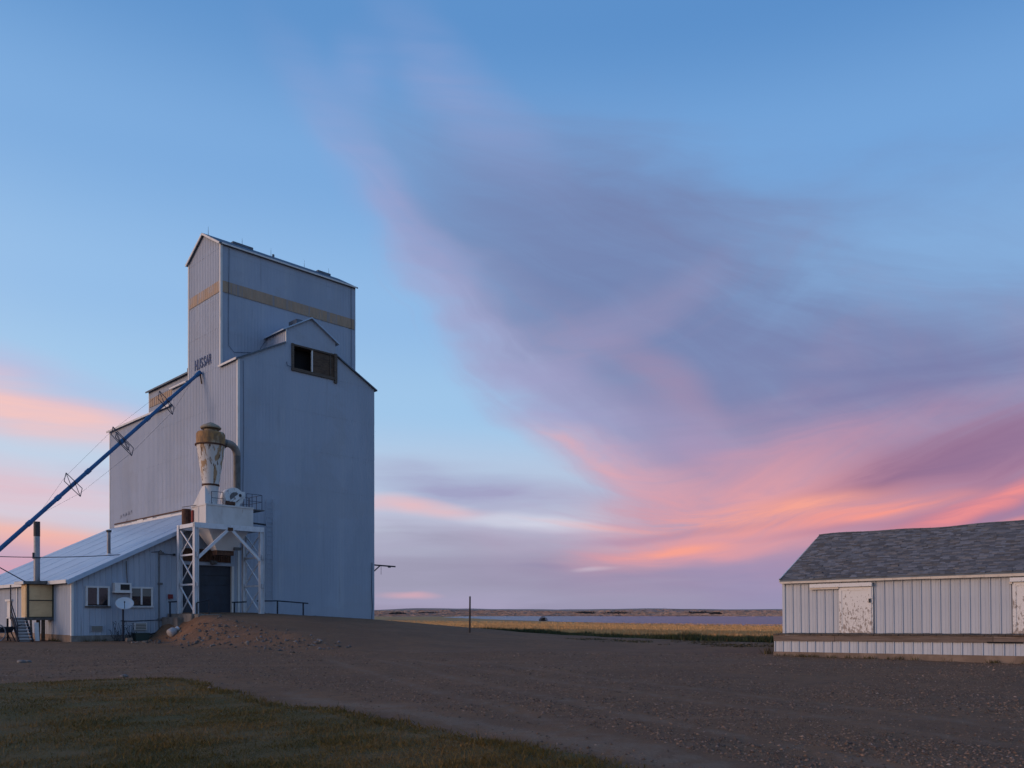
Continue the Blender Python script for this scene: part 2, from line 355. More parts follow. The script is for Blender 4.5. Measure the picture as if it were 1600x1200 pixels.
def corrugated(mb, p0, p1, zb, zt, nrm, pitch=0.24, depth=0.026, seam=2.6, flat=0.5, zlist=()):
    """ribbed sheeting from p0 to p1 (grid points), bottom zb(s), top zt(s); nrm outward; sheets lap at the seams"""
    p0, p1, nrm = Vector((*p0, 0)), Vector((*p1, 0)), Vector((*nrm, 0))
    L = (p1-p0).length; d = (p1-p0)/L
    ss = set()
    n = max(1, round(L/pitch)); pt = L/n
    prof = []
    for i in range(n):
        x = i*pt
        prof += [(x, 0), (x+pt*flat, 0), (x+pt*(flat+.12), depth), (x+pt*.88, depth)]
    prof.append((L, 0))
    for zx in zlist: prof.append((zx, 0))
    prof = sorted(set(prof))
    zbf = zb if callable(zb) else (lambda s: zb); ztf = zt if callable(zt) else (lambda s: zt)
    lo = min(zbf(s) for s, _ in prof); hi = max(ztf(s) for s, _ in prof)
    levels = [lo]
    z = lo + seam
    while z < hi-0.3: levels.append(z); z += seam
    levels.append(hi)
    for k in range(len(levels)-1):
        za, zc = levels[k], levels[k+1]
        vs = []; fs = []
        for (s, dd) in prof:
            b = max(zbf(s), za); t = min(ztf(s), zc); t = max(t, b)
            pb = p0+d*s+nrm*(dd+0.007); ptp = p0+d*s+nrm*dd
            vs += [(pb.x, pb.y, b), (ptp.x, ptp.y, t)]
        flip = (d.cross(Vector((0,0,1)))).dot(nrm) < 0
        for i in range(len(prof)-1):
            q = (2*i, 2*i+2, 2*i+3, 2*i+1)
            if vs[q[0]][2] == vs[q[3]][2] and vs[q[1]][2] == vs[q[2]][2]: continue
            fs.append(q[::-1] if flip else q)
        mb.add(vs, fs)
    return mb
def roof_slab(mb, pts, t=0.10):
    """slab from four eave/ridge corners (counter-clockwise seen from above), thickness t downwards"""
    lo = [(x, y, z-t) for x, y, z in pts]
    return mb.hull8(lo+list(pts))

# ------------------------------------------------------------------ terrain
def sstep(x, a, b):
    t = np.clip((x-a)/(b-a), 0, 1); return t*t*(3-2*t)
def wob(x, y, f, seed=0.0):
    return (np.sin(x*f+seed)+np.sin(y*f*1.27+seed*2.1+1.3)+np.sin((x+y)*f*.71+seed*.7+.4)+np.sin((x-y)*f*1.73+seed*3.3))/4
def ground_z(x, y):
    x = np.asarray(x, float); y = np.asarray(y, float)
    a = (x+y)*SQ; b = (y-x)*SQ
    aj = a+wob(x, y, .9, 2.0)*.35
    near = sstep(b, 41, 46)
    S = np.clip((aj-16.6-1.9*near)/(3.7-1.5*near), 0, 1); S = S*S*(3-2*S)*np.interp(a, [25, 31, 36, 40, 45], [1, .82, .56, .20, 0])
    T = sstep(b+wob(x, y, .7, 5.0)*.4, 24.0, 48.8)
    z = 1.60*S*T*np.interp(b, [49.6, 60], [1, 0])
    z += wob(x, y, .55, 1.0)*.035*np.interp(np.hypot(x, y), [3, 8, 60], [0, 1, 1])
    z += wob(x, y, 2.3, 4.0)*.012
    z -= 6.6*np.clip((a-44)/380, 0, 1)
    r = np.hypot(x, y)
    far = np.clip((r-1850)/3600, 0, 1.6)
    z += far*(17+12*wob(x, y, .0011, 1.5)+9*wob(x, y, .0037, 3.5)) + np.where(r > 2200, wob(x, y, .012, .3)*1.5, 0)
    return z
def gz(x, y): return float(ground_z(x, y))
def on_ground(px, py):
    """the spot of the site that lies there on the ground"""
    dx, dz = (px-800)/1280, (957-py)/1280
    Yv = 5.0; prev = Yv
    while Yv < 5000:
        if H+dz*Yv < gz(dx*Yv, Yv): break
        prev = Yv; Yv *= 1.004
    return Vector((dx*Yv, Yv, gz(dx*Yv, Yv)))

LAWN = np.array([(-60, 9), (-40, 15.0), (-22, 17.2), (-11.5, 18.35), (-10, 19.6), (-8.2, 20.0), (-7.3, 19.3), (-6.3, 17.4), (-4.1, 14.4), (-3.0, 13.7),
                 (-1.46, 11.7), (0, 10.0), (1.0, 8.6), (2.2, 6.6), (4.5, 2.0), (7, -8), (8, -30), (-60, -30)])
def densify(P, step=.25):
    out = []
    for i in range(len(P)):
        p, q = P[i], P[(i+1) % len(P)]
        L = np.hypot(*(q-p)); n = max(1, int(L/(step if max(p[1], q[1]) > 1 and abs(p[0]) < 25 and abs(q[0]) < 25 else 4)))
        for k in range(n):
            t = p+(q-p)*k/n
            j = (wob(t[0], t[1], 2.1, .3)*.16+wob(t[0], t[1], 6.3, 1.7)*.07)
            out.append((t[0]+j, t[1]+j*.8))
    return np.array(out)
LAWN_E = densify(LAWN)
def inside(x, y, P):
    r = np.zeros(len(x), bool); j = len(P)-1
    for i in range(len(P)):
        xi, yi = P[i]; xj, yj = P[j]
        c = ((yi > y) != (yj > y)) & (x < (xj-xi)*(y-yi)/((yj-yi) if yj != yi else 1e-9)+xi)
        r ^= c; j = i
    return r
def edge_dist(x, y):
    d = np.full(x.shape, 1e9)
    for i in range(2, 14):
        p, q = LAWN[i], LAWN[i+1]; e = q-p
        t = np.clip(((x-p[0])*e[0]+(y-p[1])*e[1])/(e@e), 0, 1)
        d = np.minimum(d, np.hypot(x-p[0]-t*e[0], y-p[1]-t*e[1]))
    return d

def mesh_np(name, V, F, mat, shade=None, smooth=False):
    me = bpy.data.meshes.new(name); n = len(V); m, k = F.shape
    me.vertices.add(n); me.vertices.foreach_set('co', np.ascontiguousarray(V, np.float32).ravel())
    me.loops.add(m*k); me.loops.foreach_set('vertex_index', np.ascontiguousarray(F, np.int32).ravel())
    me.polygons.add(m); me.polygons.foreach_set('loop_start', np.arange(m, dtype=np.int32)*k)
    me.polygons.foreach_set('loop_total', np.full(m, k, np.int32))
    if smooth: me.polygons.foreach_set('use_smooth', np.ones(m, bool))
    me.update(calc_edges=True)
    if shade is not None:
        at = me.color_attributes.new('shade', 'FLOAT_COLOR', 'POINT')
        c = np.ones((n, 4), np.float32); c[:, :shade.shape[1]] = shade
        at.data.foreach_set('color', c.ravel())
    me.materials.append(mat)
    ob = bpy.data.objects.new(name, me); COL.objects.link(ob); return ob

def axis(lo, hi, step, far, grow):
    core = list(np.arange(lo, hi+1e-6, step)); s = step; v = hi
    up = []
    while v < far: s *= grow; v += s; up.append(v)
    return core, up
def lanes(x, y):
    # wheel lanes: up to the ramp, and across the yard
    out = np.zeros_like(np.asarray(x, float))
    for (cx, k1, k2, off) in ((7.5, -.62, .004, 0), (7.5, -.62, .004, 1.75), (2.6, -.50, .003, 0), (2.6, -.50, .003, 1.7)):
        c = cx+off+k1*(y-8)+k2*(y-8)**2
        out = np.maximum(out, np.exp(-((x-c+.15*wob(x, y, .6, off))/.30)**2)*sstep(y, 6, 9)*(1-sstep(y, 27, 33))*(x > -9))
    for off in (0, 1.7):
        c = 25.5+off+.10*x
        out = np.maximum(out, .8*np.exp(-((y-c+.3*wob(x, y, .25, off))/.34)**2)*(1-sstep(np.abs(x), 16, 24)))
    return out
def build_ground():
    cx, ux = axis(-30, 30, .25, 9000, 1.12)
    xs = np.array([-v for v in ux[::-1]]+cx+ux)
    cy, uy = axis(2, 62, .25, 9000, 1.07)
    ys = np.array([-400, -150, -60, -30, -15, -8, -4, -2, -1, 0, 1]+cy+uy)
    Xg, Yg = np.meshgrid(xs, ys)
    x, y = Xg.ravel(), Yg.ravel()
    z = ground_z(x, y)
    V = np.stack([x, y, z], 1)
    nx, ny = len(xs), len(ys)
    i = np.arange(nx-1)[None, :]+np.arange(ny-1)[:, None]*nx
    F = np.stack([i, i+1, i+1+nx, i+nx], -1).reshape(-1, 4)
    a = (x+y)*SQ; b = (y-x)*SQ
    aj = a+wob(x, y, .35, 1)*1.2
    field = np.maximum(sstep(aj, 46, 47.5), sstep(b, 49.5, 51)*sstep(a, 35.2, 36))
    green = sstep(aj, 40.5, 42)*(1-sstep(aj, 46, 47))*sstep(b, 55, 49) + .45*sstep(aj, 35, 40)*sstep(b, 30, 27)
    d = edge_dist(x, y)
    pale = .85*np.exp(-((d-.8)/.55)**2)*sstep(x, -7, -3)*(y > 3)*(y < 19)
    pale = np.maximum(pale, .6*np.exp(-((y-.35*x-26)/1.4)**2)*sstep(x, -2, -9))
    pale = np.maximum(pale, .40*np.exp(-((y+.25*x-30)/2.5)**2)*sstep(x, 0, 6))
    pale = np.maximum(pale, .75*lanes(x, y))
    ob = mesh_np('ground', V, F, M_ground(), np.stack([field, np.clip(green, 0, 1), np.clip(pale, 0, 1)], 1), True)
    tag(ob, 'brown gravel yard running out to golden fields', kind='structure'); return ob
def M_ground():
    m = bpy.data.materials.new('gravel_ground'); m.use_nodes = True
    nt = m.node_tree; g = G(nt); b = nt.nodes['Principled BSDF']
    co = g.n('ShaderNodeNewGeometry').outputs['Position']
    sp = g.n('ShaderNodeSeparateColor'); an = g.n('ShaderNodeAttribute', attribute_name='shade')
    nt.links.new(an.outputs['Color'], sp.inputs[0])
    fld, grn, pal = sp.outputs
    n1 = g.noise(co, .35, 5, .6); n2 = g.noise(co, 3.0, 6, .65); n3 = g.noise(co, 22, 4, .7); n4 = g.noise(co, 90, 3, .7)
    c = g.mix(g.mr(n1, .38, .62), (0.170, 0.091, 0.052, 1), (0.216, 0.112, 0.060, 1))
    c = g.mix(g.m('MULTIPLY', g.mr(n2, .42, .66), .7), c, (0.127, 0.074, 0.046, 1))
    c = g.mix(g.m('MULTIPLY', g.mr(n3, .50, .70), .6), c, (0.295, 0.163, 0.090, 1))
    c = g.mix(g.m('MULTIPLY', g.mr(n4, .52, .70), .5), c, (0.085, 0.050, 0.031, 1))
    track = g.noise(g.mapping(co, rot=(0, 0, R(20)), sc=(.12, 1.3, 1)), 1.0, 4, .55)
    c = g.mix(g.m('MULTIPLY', g.mr(track, .52, .68), .35), c, (0.216, 0.139, 0.094, 1))
    pm = g.m('MULTIPLY', g.mr(g.m('ADD', pal, g.m('MULTIPLY', g.m('SUBTRACT', n2, .5), 1.8)), .38, .95), .55)
    c = g.mix(pm, c, g.mix(g.mr(n3, .4, .65), (0.227, 0.154, 0.105, 1), (0.289, 0.195, 0.134, 1)))
    gm = g.mr(g.m('ADD', grn, g.m('MULTIPLY', g.m('SUBTRACT', n2, .5), .8)), .35, .65)
    c = g.mix(gm, c, g.mix(g.mr(n2, .4, .6), (.030, .034, .018, 1), (.055, .05, .026, 1)))
    fn = g.noise(g.mapping(co, rot=(0, 0, R(-45)), sc=(.03, .004, 1)), 1.0, 6, .6)
    fl = g.mix(g.mr(fn, .38, .62), (.42, .24, .09, 1), (.33, .19, .085, 1))
    fl = g.mix(g.m('MULTIPLY', g.mr(n1, .45, .7), .35), fl, (.36, .22, .09, 1))
    pos = g.n('ShaderNodeSeparateXYZ'); nt.links.new(co, pos.inputs[0])
    dist = g.m('SQRT', g.m('ADD', g.m('MULTIPLY', pos.outputs[0], pos.outputs[0]), g.m('MULTIPLY', pos.outputs[1], pos.outputs[1])))
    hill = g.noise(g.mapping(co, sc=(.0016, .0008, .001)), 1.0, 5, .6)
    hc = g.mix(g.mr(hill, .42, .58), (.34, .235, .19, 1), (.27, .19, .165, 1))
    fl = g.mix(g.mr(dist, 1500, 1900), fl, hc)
    c = g.mix(fld, c, fl)
    g.put(b.inputs['Base Color'], c); b.inputs['Roughness'].default_value = .92; b.inputs['Specular IOR Level'].default_value = .15
    bn = g.n('ShaderNodeBump'); bn.inputs['Strength'].default_value = .6; bn.inputs['Distance'].default_value = .05
    hgt = g.m('ADD', g.m('MULTIPLY', n3, .6), g.m('MULTIPLY', n4, .4))
    nt.links.new(hgt, bn.inputs['Height']); nt.links.new(bn.outputs[0], b.inputs['Normal'])
    return m
build_ground()

# lake: a still sheet in the low ground
def build_lake():
    zl = -6.52
    def gp(px, py): d = (H-zl)*1280/(py-957); return ((px-800)/1280*d, d, zl)
    near = [(690, 964.6), (735, 966.2), (790, 968.6), (840, 970.2), (900, 972.0), (960, 973.6), (1040, 975.2), (1120, 976.6), (1226, 978), (1500, 980), (2300, 984)]
    far = [(2300, 963.2), (1500, 962.4), (1226, 962.0), (1050, 962.0), (900, 962.2), (790, 962.6), (715, 963.4)]
    nearp = []
    for (p, q) in zip(near[:-1], near[1:]):
        for k in range(6):
            t = k/6; x = p[0]+(q[0]-p[0])*t; y = p[1]+(q[1]-p[1])*t
            nearp.append((x, y+.18*math.sin(x*.21)+.12*math.sin(x*.53)))
    pts = [gp(*p) for p in nearp]+[gp(*near[-1])]+[gp(*p) for p in far]
    mb = MB().add(pts, [tuple(range(len(pts)))])
    m = bpy.data.materials.new('lake_water'); m.use_nodes = True
    nt = m.node_tree; g = G(nt); b = nt.nodes['Principled BSDF']
    b.inputs['Base Color'].default_value = (.045, .075, .125, 1); b.inputs['Roughness'].default_value = .30
    b.inputs['IOR'].default_value = 1.33
    co = g.n('ShaderNodeNewGeometry').outputs['Position']
    bn = g.n('ShaderNodeBump'); bn.inputs['Strength'].default_value = 1.0; bn.inputs['Distance'].default_value = 1.6
    nt.links.new(g.noise(g.mapping(co, sc=(.12, .35, 1)), 1.0, 4, .6), bn.inputs['Height']); nt.links.new(bn.outputs[0], b.inputs['Normal'])
    ob = mb.build('lake', m); tag(ob, 'still grey blue lake beyond the golden field', kind='structure')
build_lake()

# lawn sheet (its turf follows further down)
def build_lawn():
    import bmesh
    bm = bmesh.new()
    vs = [bm.verts.new((x, y, 0)) for x, y in LAWN_E]
    f = bm.faces.new(vs)
    bmesh.ops.triangulate(bm, faces=[f])
    for _ in range(5):
        lg = [e for e in bm.edges if e.calc_length() > .7 and max(v.co.y for v in e.verts) > 3 and min(abs(v.co.x) for v in e.verts) < 26]
        if not lg: break
        bmesh.ops.subdivide_edges(bm, edges=lg, cuts=1)
        bmesh.ops.triangulate(bm, faces=bm.faces[:])
    for v in bm.verts: v.co.z = gz(v.co.x, v.co.y)+.018
    me = bpy.data.meshes.new('lawn'); bm.to_mesh(me); bm.free()
    me.polygons.foreach_set('use_smooth', np.ones(len(me.polygons), bool))
    m = pmat('lawn_soil', (.120,.078,.026), [((.075,.062,.013), .5, (1,1,1), .4, .6, .8), ((.175,.098,.034), 1.7, (.5,1,1), .5, .7, .8), ((.036,.032,.014), 25, (1,1,1), .45, .65, .6)], rough=.95, bump=.8, bscale=60)
    me.materials.append(m)
    ob = bpy.data.objects.new('lawn', me); COL.objects.link(ob); tag(ob, 'dark worn lawn in the near left corner', kind='structure')
build_lawn()

# ------------------------------------------------------------------ the grain elevator
A0, A1, B0, BT0, BT1, B1, B2 = 24.47, 34.95, 49.07, 51.47, 56.36, 59.15, 71.6
AM = (A0+A1)/2
Zr = lambda h: h+H
def build_elevator():
    t = grid_thing('grain_elevator', A0, B0, 0, 'tall pale blue grey wooden grain elevator with tan band near its top', 'grain elevator')
    ze, slope = Zr(16.15), .53
    gable = lambda s: ze+slope*min(s, (A1-A0)-s)
    L = A1-A0
    # main body walls
    mb = MB()
    corrugated(mb, (A0, B1), (A0, B0), -.4, ze, (-1, 0))
    w0, w1, wz0, wz1 = 28.33-A0, 31.60-A0, Zr(16.30), Zr(17.85)
    mid = [L/2]
    P = lambda s: (A0+s, B0)
    corrugated(mb, P(0), P(w0), -.4, gable, (0, -1), depth=.007)
    corrugated(mb, P(w1), P(L), -.4, lambda s: gable(s+w1), (0, -1), depth=.007)
    corrugated(mb, P(w0), P(w1), -.4, wz0, (0, -1), depth=.007)
    corrugated(mb, P(w0), P(w1), wz1, lambda s: gable(s+w0), (0, -1), zlist=(L/2-w0,), depth=.007)
    corrugated(mb, (A1, B0), (A1, B1), -.4, ze, (1, 0), pitch=.6)
    corrugated(mb, (A1, B1), (A0, B1), -.4, gable, (0, 1), pitch=.6, zlist=(L/2,))
    mb.build('main_wall', M['siding'], t)
    # tower
    te, tr = Zr(24.25), Zr(25.58)
    bm_ = (BT0+BT1)/2; hw = (BT1-BT0)/2
    tg = lambda s: te+(tr-te)*(1-abs(s-hw)/hw)
    mb = MB()
    corrugated(mb, (A0, BT1), (A0, BT0), ze+.002, tg, (-1, 0), zlist=(hw,))
    corrugated(mb, (A0, BT0), (A1, BT0), ze-.3, te, (0, -1), depth=.007)
    corrugated(mb, (A1, BT0), (A1, BT1), ze+.002, tg, (1, 0), pitch=.6, zlist=(hw,))
    corrugated(mb, (A1, BT1), (A0, BT1), ze-.3, te, (0, 1), pitch=.6)
    mb.build('tower_wall', M['siding'], t)
    mb = MB()
    for (q0, q1, nn) in (((A0-.026, BT1-.1), (A0-.026, BT0+.12), (-1, 0)), ((A0+.12, BT0-.026), (A1-.1, BT0-.026), (0, -1))):
        corrugated(mb, q0, q1, Zr(21.06), Zr(21.80), nn, pitch=.30, depth=.02, seam=9, flat=.35)
    mb.build('tan_band', M['tan'], t, label='tan painted band round the tower')
    ov, th = .14, .10
    tb = MB()
    for s in (-1, 1):
        be = bm_+s*(hw+ov); ze_ = te-(tr-te)/hw*ov+.06
        pts = [(A0-ov, be, ze_), (A1+ov, be, ze_), (A1+ov, bm_, tr+.06), (A0-ov, bm_, tr+.06)]
        roof_slab(tb, pts if s < 0 else pts[::-1], th)
    tr_o = tb.build('tower_roof', M['roof'], t)
    for (a, s0) in ((27.1, .75), (33.6, .55)):
        MB().box(a-s0, a+s0, bm_-.35, bm_+.2, tr-.12, tr+.05).build('roof_hatch', M['roof'], tr_o)
    for a in (24.75, 27.2, 29.4, 32.1, 34.2):
        MB().tube((a, bm_, tr), (a, bm_, tr+.62), .018, .006, 6).build('lightning_rod', M['cable'], tr_o)
    for (a, b) in ((29.2, bm_-.7),):
        MB().tube((a, b, tr-.4), (a, b, tr-.12), .08, n=10).build('roof_vent', M['roof'], tr_o)
    # main roof, split where the tower stands
    mb = MB()
    for (b0, b1, inner) in ((B0-.16, BT0, 1.95), (BT1, B1+.12, 0.0)):
        for s in (-1, 1):
            ae = AM+s*(L/2+.16); zz = ze-slope*.16+.07; zr_ = ze+slope*(L/2-inner)+.07; ai = AM+s*inner
            pts = [(ae, b0, zz), (ai, b0, zr_), (ai, b1, zr_), (ae, b1, zz)]
            roof_slab(mb, pts[::-1] if s > 0 else pts, .09)
    mb.build('main_roof', M['roof'], t)
    # front dormer
    d0, d1, de, dr = 27.76, 31.66, Zr(18.82), Zr(19.98)
    dg = lambda s: de+(dr-de)*(1-abs(s-(d1-d0)/2)/((d1-d0)/2))
    mb = MB()
    corrugated(mb, (d0, B0-.002), (d1, B0-.002), lambda s: gable(s+d0-A0)-.02, dg, (0, -1), zlist=((d1-d0)/2, L/2-(d0-A0)), depth=.007)
    corrugated(mb, (d0, BT0), (d0, B0), gable(d0-A0)-.05, de, (-1, 0))
    corrugated(mb, (d1, B0), (d1, BT0), gable(d1-A0)-.05, de, (1, 0))
    dm = mb.build('dormer_wall', M['siding'], t)
    mb = MB(); dc = (d0+d1)/2; hd = (d1-d0)/2
    for s in (-1, 1):
        sl = (dr-de)/hd; ae = dc+s*(hd+.22); zz = de-sl*.22+.06
        pts = [(ae, B0-.2, zz), (dc, B0-.2, dr+.06), (dc, BT0, dr+.06), (ae, BT0, zz)]
        roof_slab(mb, pts[::-1] if s > 0 else pts, .09)
    dro = mb.build('dormer_roof', M['shedroof'], t)
    MB().box(28.85, 29.35, B0+.35, B0+1.4, dr-.5, dr-.12).build('roof_hatch', M['roof'], dro)
    MB().bar((d0+.04, B0-.05, gable(d0-A0)), (d0+.04, B0-.05, de), .16, .06).build('dormer_trim', M['trim'], t)
    # loading window high in the front
    wa0, wa1 = A0+w0, A0+w1
    wn_ = MB().box(wa0, wa1, B0+.55, B0+.60, wz0, wz1).build('window', M['dark'], t, label='open loading window with a brown board shutter')
    jm = MB(); jm.box(wa0, wa0+.03, B0+.04, B0+.55, wz0, wz1); jm.box(wa1-.03, wa1, B0+.04, B0+.55, wz0, wz1)
    jm.box(wa0+.03, wa1-.03, B0+.04, B0+.55, wz0, wz0+.03); jm.box(wa0+.03, wa1-.03, B0+.04, B0+.55, wz1-.03, wz1)
    jm.build('jamb', M['wood'], wn_)
    fr = MB()
    fr.box(wa0-.10, wa0+.06, B0-.12, B0+.05, wz0-.14, wz1+.12)
    fr.build('frame', M['wood'], wn_)
    MB().box(wa1-.08, wa1+.14, B0-.14, B0+.05, wz0-.34, wz1+.14).build('frame', M['wood'], wn_)
    MB().box(wa0+.06, wa1-.08, B0-.10, B0+.05, wz0-.14, wz0+.06).build('sill', M['wood'], wn_)
    MB().box(wa0+.06, wa1-.08, B0-.10, B0+.05, wz1-.02, wz1+.10).build('frame', M['wood'], wn_)
    mc = wa0+1.42
    MB().box(mc, mc+.09, B0-.07, B0+.04, wz0+.061, wz1-.021).build('mullion', M['trim'], wn_)
    for k in range(3):
        h = (wz1-wz0-.09)/3
        MB().box(mc+.091, wa1-.081, B0-.02-.006*k, B0+.03, wz0+.065+k*h, wz0+.055+(k+1)*h).build('board', M['plywood'], wn_)
    MB().box(wa1-.42, wa1-.34, B0-.08, B0-.03, wz0+.07, wz1-.03).build('mullion', M['wood'], wn_)
    MB().path([(wa0-.45, B0-.03, wz0+.35), (wa0-.44, B0-.10, wz0+.10), (wa0-.12, B0-.12, wz0+.05)], .018).build('hook', M['cable'], wn_)
    # corner and eave trims
    def trim(p, q, w=.14, h=.05, nm='trim'): MB().bar(p, q, w, h).build(nm, M['trim'], t)
    cw = .10
    def corner(a, b, z0, z1, nm='corner_trim'):
        MB().box(a-.05, a+cw, b-.052, b+.0, z0, z1).box(a-.05, a+.0, b, b+cw, z0, z1).build(nm, M['trim'], t)
    corner(A0, B0, -.4, ze-.02); corner(A0, BT0, ze-.05, te-.02)
    MB().box(A0-.05, A0+.0, BT1-cw, BT1+.04, ze, te).build('corner_trim', M['trim'], t)
    MB().box(A0-.05, A0+.0, B2-cw, B2+.04, 0, Zr(15)).build('corner_trim', M['trim'], t)
    trim((A0-.18, B0-.1, ze-.05), (A0-.18, BT0, ze-.05), .05, .13, 'fascia')
    trim((A0-.18, BT1+.06, ze-.05), (A0-.18, B1+.1, ze-.05), .05, .13, 'fascia')
    trim((A0-.17, bm_-hw-ov, te-.10), (A0-.17, bm_, tr-.02), .05, .13, 'fascia')
    trim((A0-.17, bm_, tr-.02), (A0-.17, bm_+hw+ov, te-.10), .05, .13, 'fascia')
    trim((A0, BT0-ov-.02, te-.06), (A1, BT0-ov-.02, te-.06), .05, .10, 'fascia')
    # conductor cables down the walls
    cb = MB()
    cb.path([(A0+.55, BT0-.06, te-.1), (A0+.5, BT0-.06, Zr(20)), (A0+.52, BT0-.06, Zr(17.6)), (A0+.9, BT0-.06, Zr(17.25)), (A0+2.6, BT0-.06, Zr(17.6)), (d0-.1, BT0-.06, Zr(18.6))], .013)
    cb.build('conductor_cable', M['cable'], t)
    MB().path([(A1-.42, BT0-.06, te-.1), (A1-.40, BT0-.06, Zr(20)), (A1-.42, BT0-.06, ze)], .013).build('conductor_cable', M['cable'], t)
    MB().path([(A0+.32, B0-.07, ze-.1), (A0+.35, B0-.07, Zr(12)), (A0+.30, B0-.07, Zr(8)), (A0+.33, B0-.07, Zr(5))], .014).build('conductor_cable', M['cable'], t)
    MB().path([(A1-.25, B0-.07, Zr(3.6)), (A1-.28, B0-.07, Zr(1.6)), (A1-.22, B0-.07, Zr(.4)), (A1-.30, B0-.07, Zr(-.9))], .022).build('conductor_cable', M['cable'], t)
    # rear annex
    ae_, asl = Zr(15.0), .46
    ag = lambda s: ae_+asl*min(s, L-s)
    mb = MB()
    corrugated(mb, (A0, B2), (A0, B1), -.4, ae_, (-1, 0))
    corrugated(mb, (A1, B1), (A1, B2), -.4, ae_, (1, 0), pitch=.6)
    corrugated(mb, (A1, B2), (A0, B2), -.4, ag, (0, 1), pitch=.6, zlist=(L/2,))
    mb.build('annex_wall', M['siding'], t)
    mb = MB()
    for s in (-1, 1):
        ae2 = AM+s*(L/2+.2); zz = ae_-asl*.2+.07
        pts = [(ae2, B1, zz), (AM, B1, ae_+asl*L/2+.07), (AM, B2+.2, ae_+asl*L/2+.07), (ae2, B2+.2, zz)]
        roof_slab(mb, pts[::-1] if s > 0 else pts, .10)
    mb.build('annex_roof', M['roof'], t)
    trim((A0-.22, B1+.05, ae_-.06), (A0-.22, B2+.2, ae_-.06), .05, .14, 'fascia')
    # cupola on the annex
    c0, c1, cb1, ce, cr_ = 26.0, 33.4, 67.3, Zr(17.8), Zr(19.4)
    mb = MB()
    corrugated(mb, (c0, cb1), (c0, B1), ae_+.3, ce, (-1, 0))
    cg = lambda s: ce+(cr_-ce)*(1-abs(s-(c1-c0)/2)/((c1-c0)/2))
    corrugated(mb, (c1, cb1), (c0, cb1), ae_+.3, cg, (0, 1), pitch=.6, zlist=((c1-c0)/2,))
    corrugated(mb, (c1, B1), (c1, cb1), ae_+.3, ce, (1, 0), pitch=.6)
    mb.build('cupola_wall', M['siding'], t)
    mb = MB(); corrugated(mb, (c0-.03, cb1-.1), (c0-.03, B1), Zr(16.45), Zr(17.12), (-1, 0), pitch=.36, depth=.04, flat=.35, seam=9)
    mb.build('tan_band', M['tan'], t)
    mb = MB(); cm = (c0+c1)/2; hc = (c1-c0)/2
    for s in (-1, 1):
        sl = (cr_-ce)/hc; ax = cm+s*(hc+.25); zz = ce-sl*.25+.06
        pts = [(ax, B1-1, zz), (cm, B1-1, cr_+.06), (cm, cb1+.2, cr_+.06), (ax, cb1+.2, zz)]
        roof_slab(mb, pts[::-1] if s > 0 else pts, .12)
    mb.build('cupola_roof', M['roof'], t)
    MB().box(c0+.2, c0+.9, B1+.4, B1+1.5, ce+.1, ce+.5).build('roof_hatch', M['roof'], t)
    MB().box(c0-.05, c0+.0, cb1-.1, cb1+.03, ae_+.4, ce-.05).build('corner_trim', M['trim'], t)
    # name on the tower
    fc = bpy.data.curves.new('letters', 'FONT'); fc.align_x = 'CENTER'; fc.extrude = .012; fc.offset = .014
    fob = bpy.data.objects.new('letters_tmp', fc); COL.objects.link(fob)
    word = 'HUSSAR'
    wid = 2.55; bL = 55.28
    for i, ch in enumerate(word):
        fc.body = ch
        dg_ = bpy.context.evaluated_depsgraph_get(); dg_.update()
        me = bpy.data.meshes.new_from_object(fob.evaluated_get(dg_))
        me.transform(Matrix.Diagonal((.66, .98, 1, 1)))
        # letter plane: reads along -b, faces -a
        bc = bL-wid*(i+.5)/6
        xs = [v.co.x for v in me.vertices]; cx = (min(xs)+max(xs))/2
        vs = [Vector((-v.co.z+A0-.045-A0, -(v.co.x-cx)+bc-B0, v.co.y+Zr(16.62))) for v in me.vertices]
        for v, p in zip(me.vertices, vs): v.co = p
        me.materials.clear(); me.materials.append(M['letter'])
        ob = bpy.data.objects.new('sign_letter', me); COL.objects.link(ob); ob.parent = t
        ob['label'] = f'dark blue letter {ch} of the name on the tower'
    bpy.data.objects.remove(fob)
    # faded old writing low on the annex wall
    w0b = 69.2; zz = Zr(7.55)
    for k in range(5):
        b = w0b-k*.55; zk = zz+.05*k
        MB().path([(A0-.04, b, zk), (A0-.04, b-.12, zk+.32), (A0-.04, b-.26, zk+.04), (A0-.04, b-.30, zk+.30)], .013, 5).build('faded_stroke', M['faded'], t)
    MB().path([(A0-.04, w0b-.6, zz-.25), (A0-.04, w0b-1.2, zz-.42), (A0-.04, w0b-1.5, zz-.1)], .013, 5).build('faded_stroke', M['faded'], t)
    # ladder on the front, side arm at the far corner
    mb = MB()
    for a in (26.35, 26.80):
        mb.tube((a, B0-.16, Zr(.7)), (a, B0-.16, Zr(7.4)), .028, n=6)
    z = Zr(.8)
    while z < Zr(7.3):
        mb.tube((26.35, B0-.16, z), (26.80, B0-.16, z), .016, n=5); z += .3
    for z in (Zr(1.2), Zr(3.5), Zr(5.8), Zr(7.2)):
        mb.bar((26.35, B0-.16, z), (26.35, B0, z), .03); mb.bar((26.80, B0-.16, z), (26.80, B0, z), .03)
    mb.build('ladder', M['siding'], t)
    mb = MB()
    za = Zr(3.52)
    mb.bar((A1, B0+.9, za), (A1+2.55, B0+.9, za-.06), .10); mb.bar((A1, B0+.9, za-.95), (A1+1.15, B0+.9, za-.05), .07)
    mb.tube((A1+1.25, B0+.9, za-.05), (A1+1.25, B0+.9, za-.7), .015, n=5); mb.box(A1+1.9, A1+2.1, B0+.85, B0+.95, za-.16, za-.10)
    mb.build('side_arm', M['black'], t)
    return t
build_elevator()

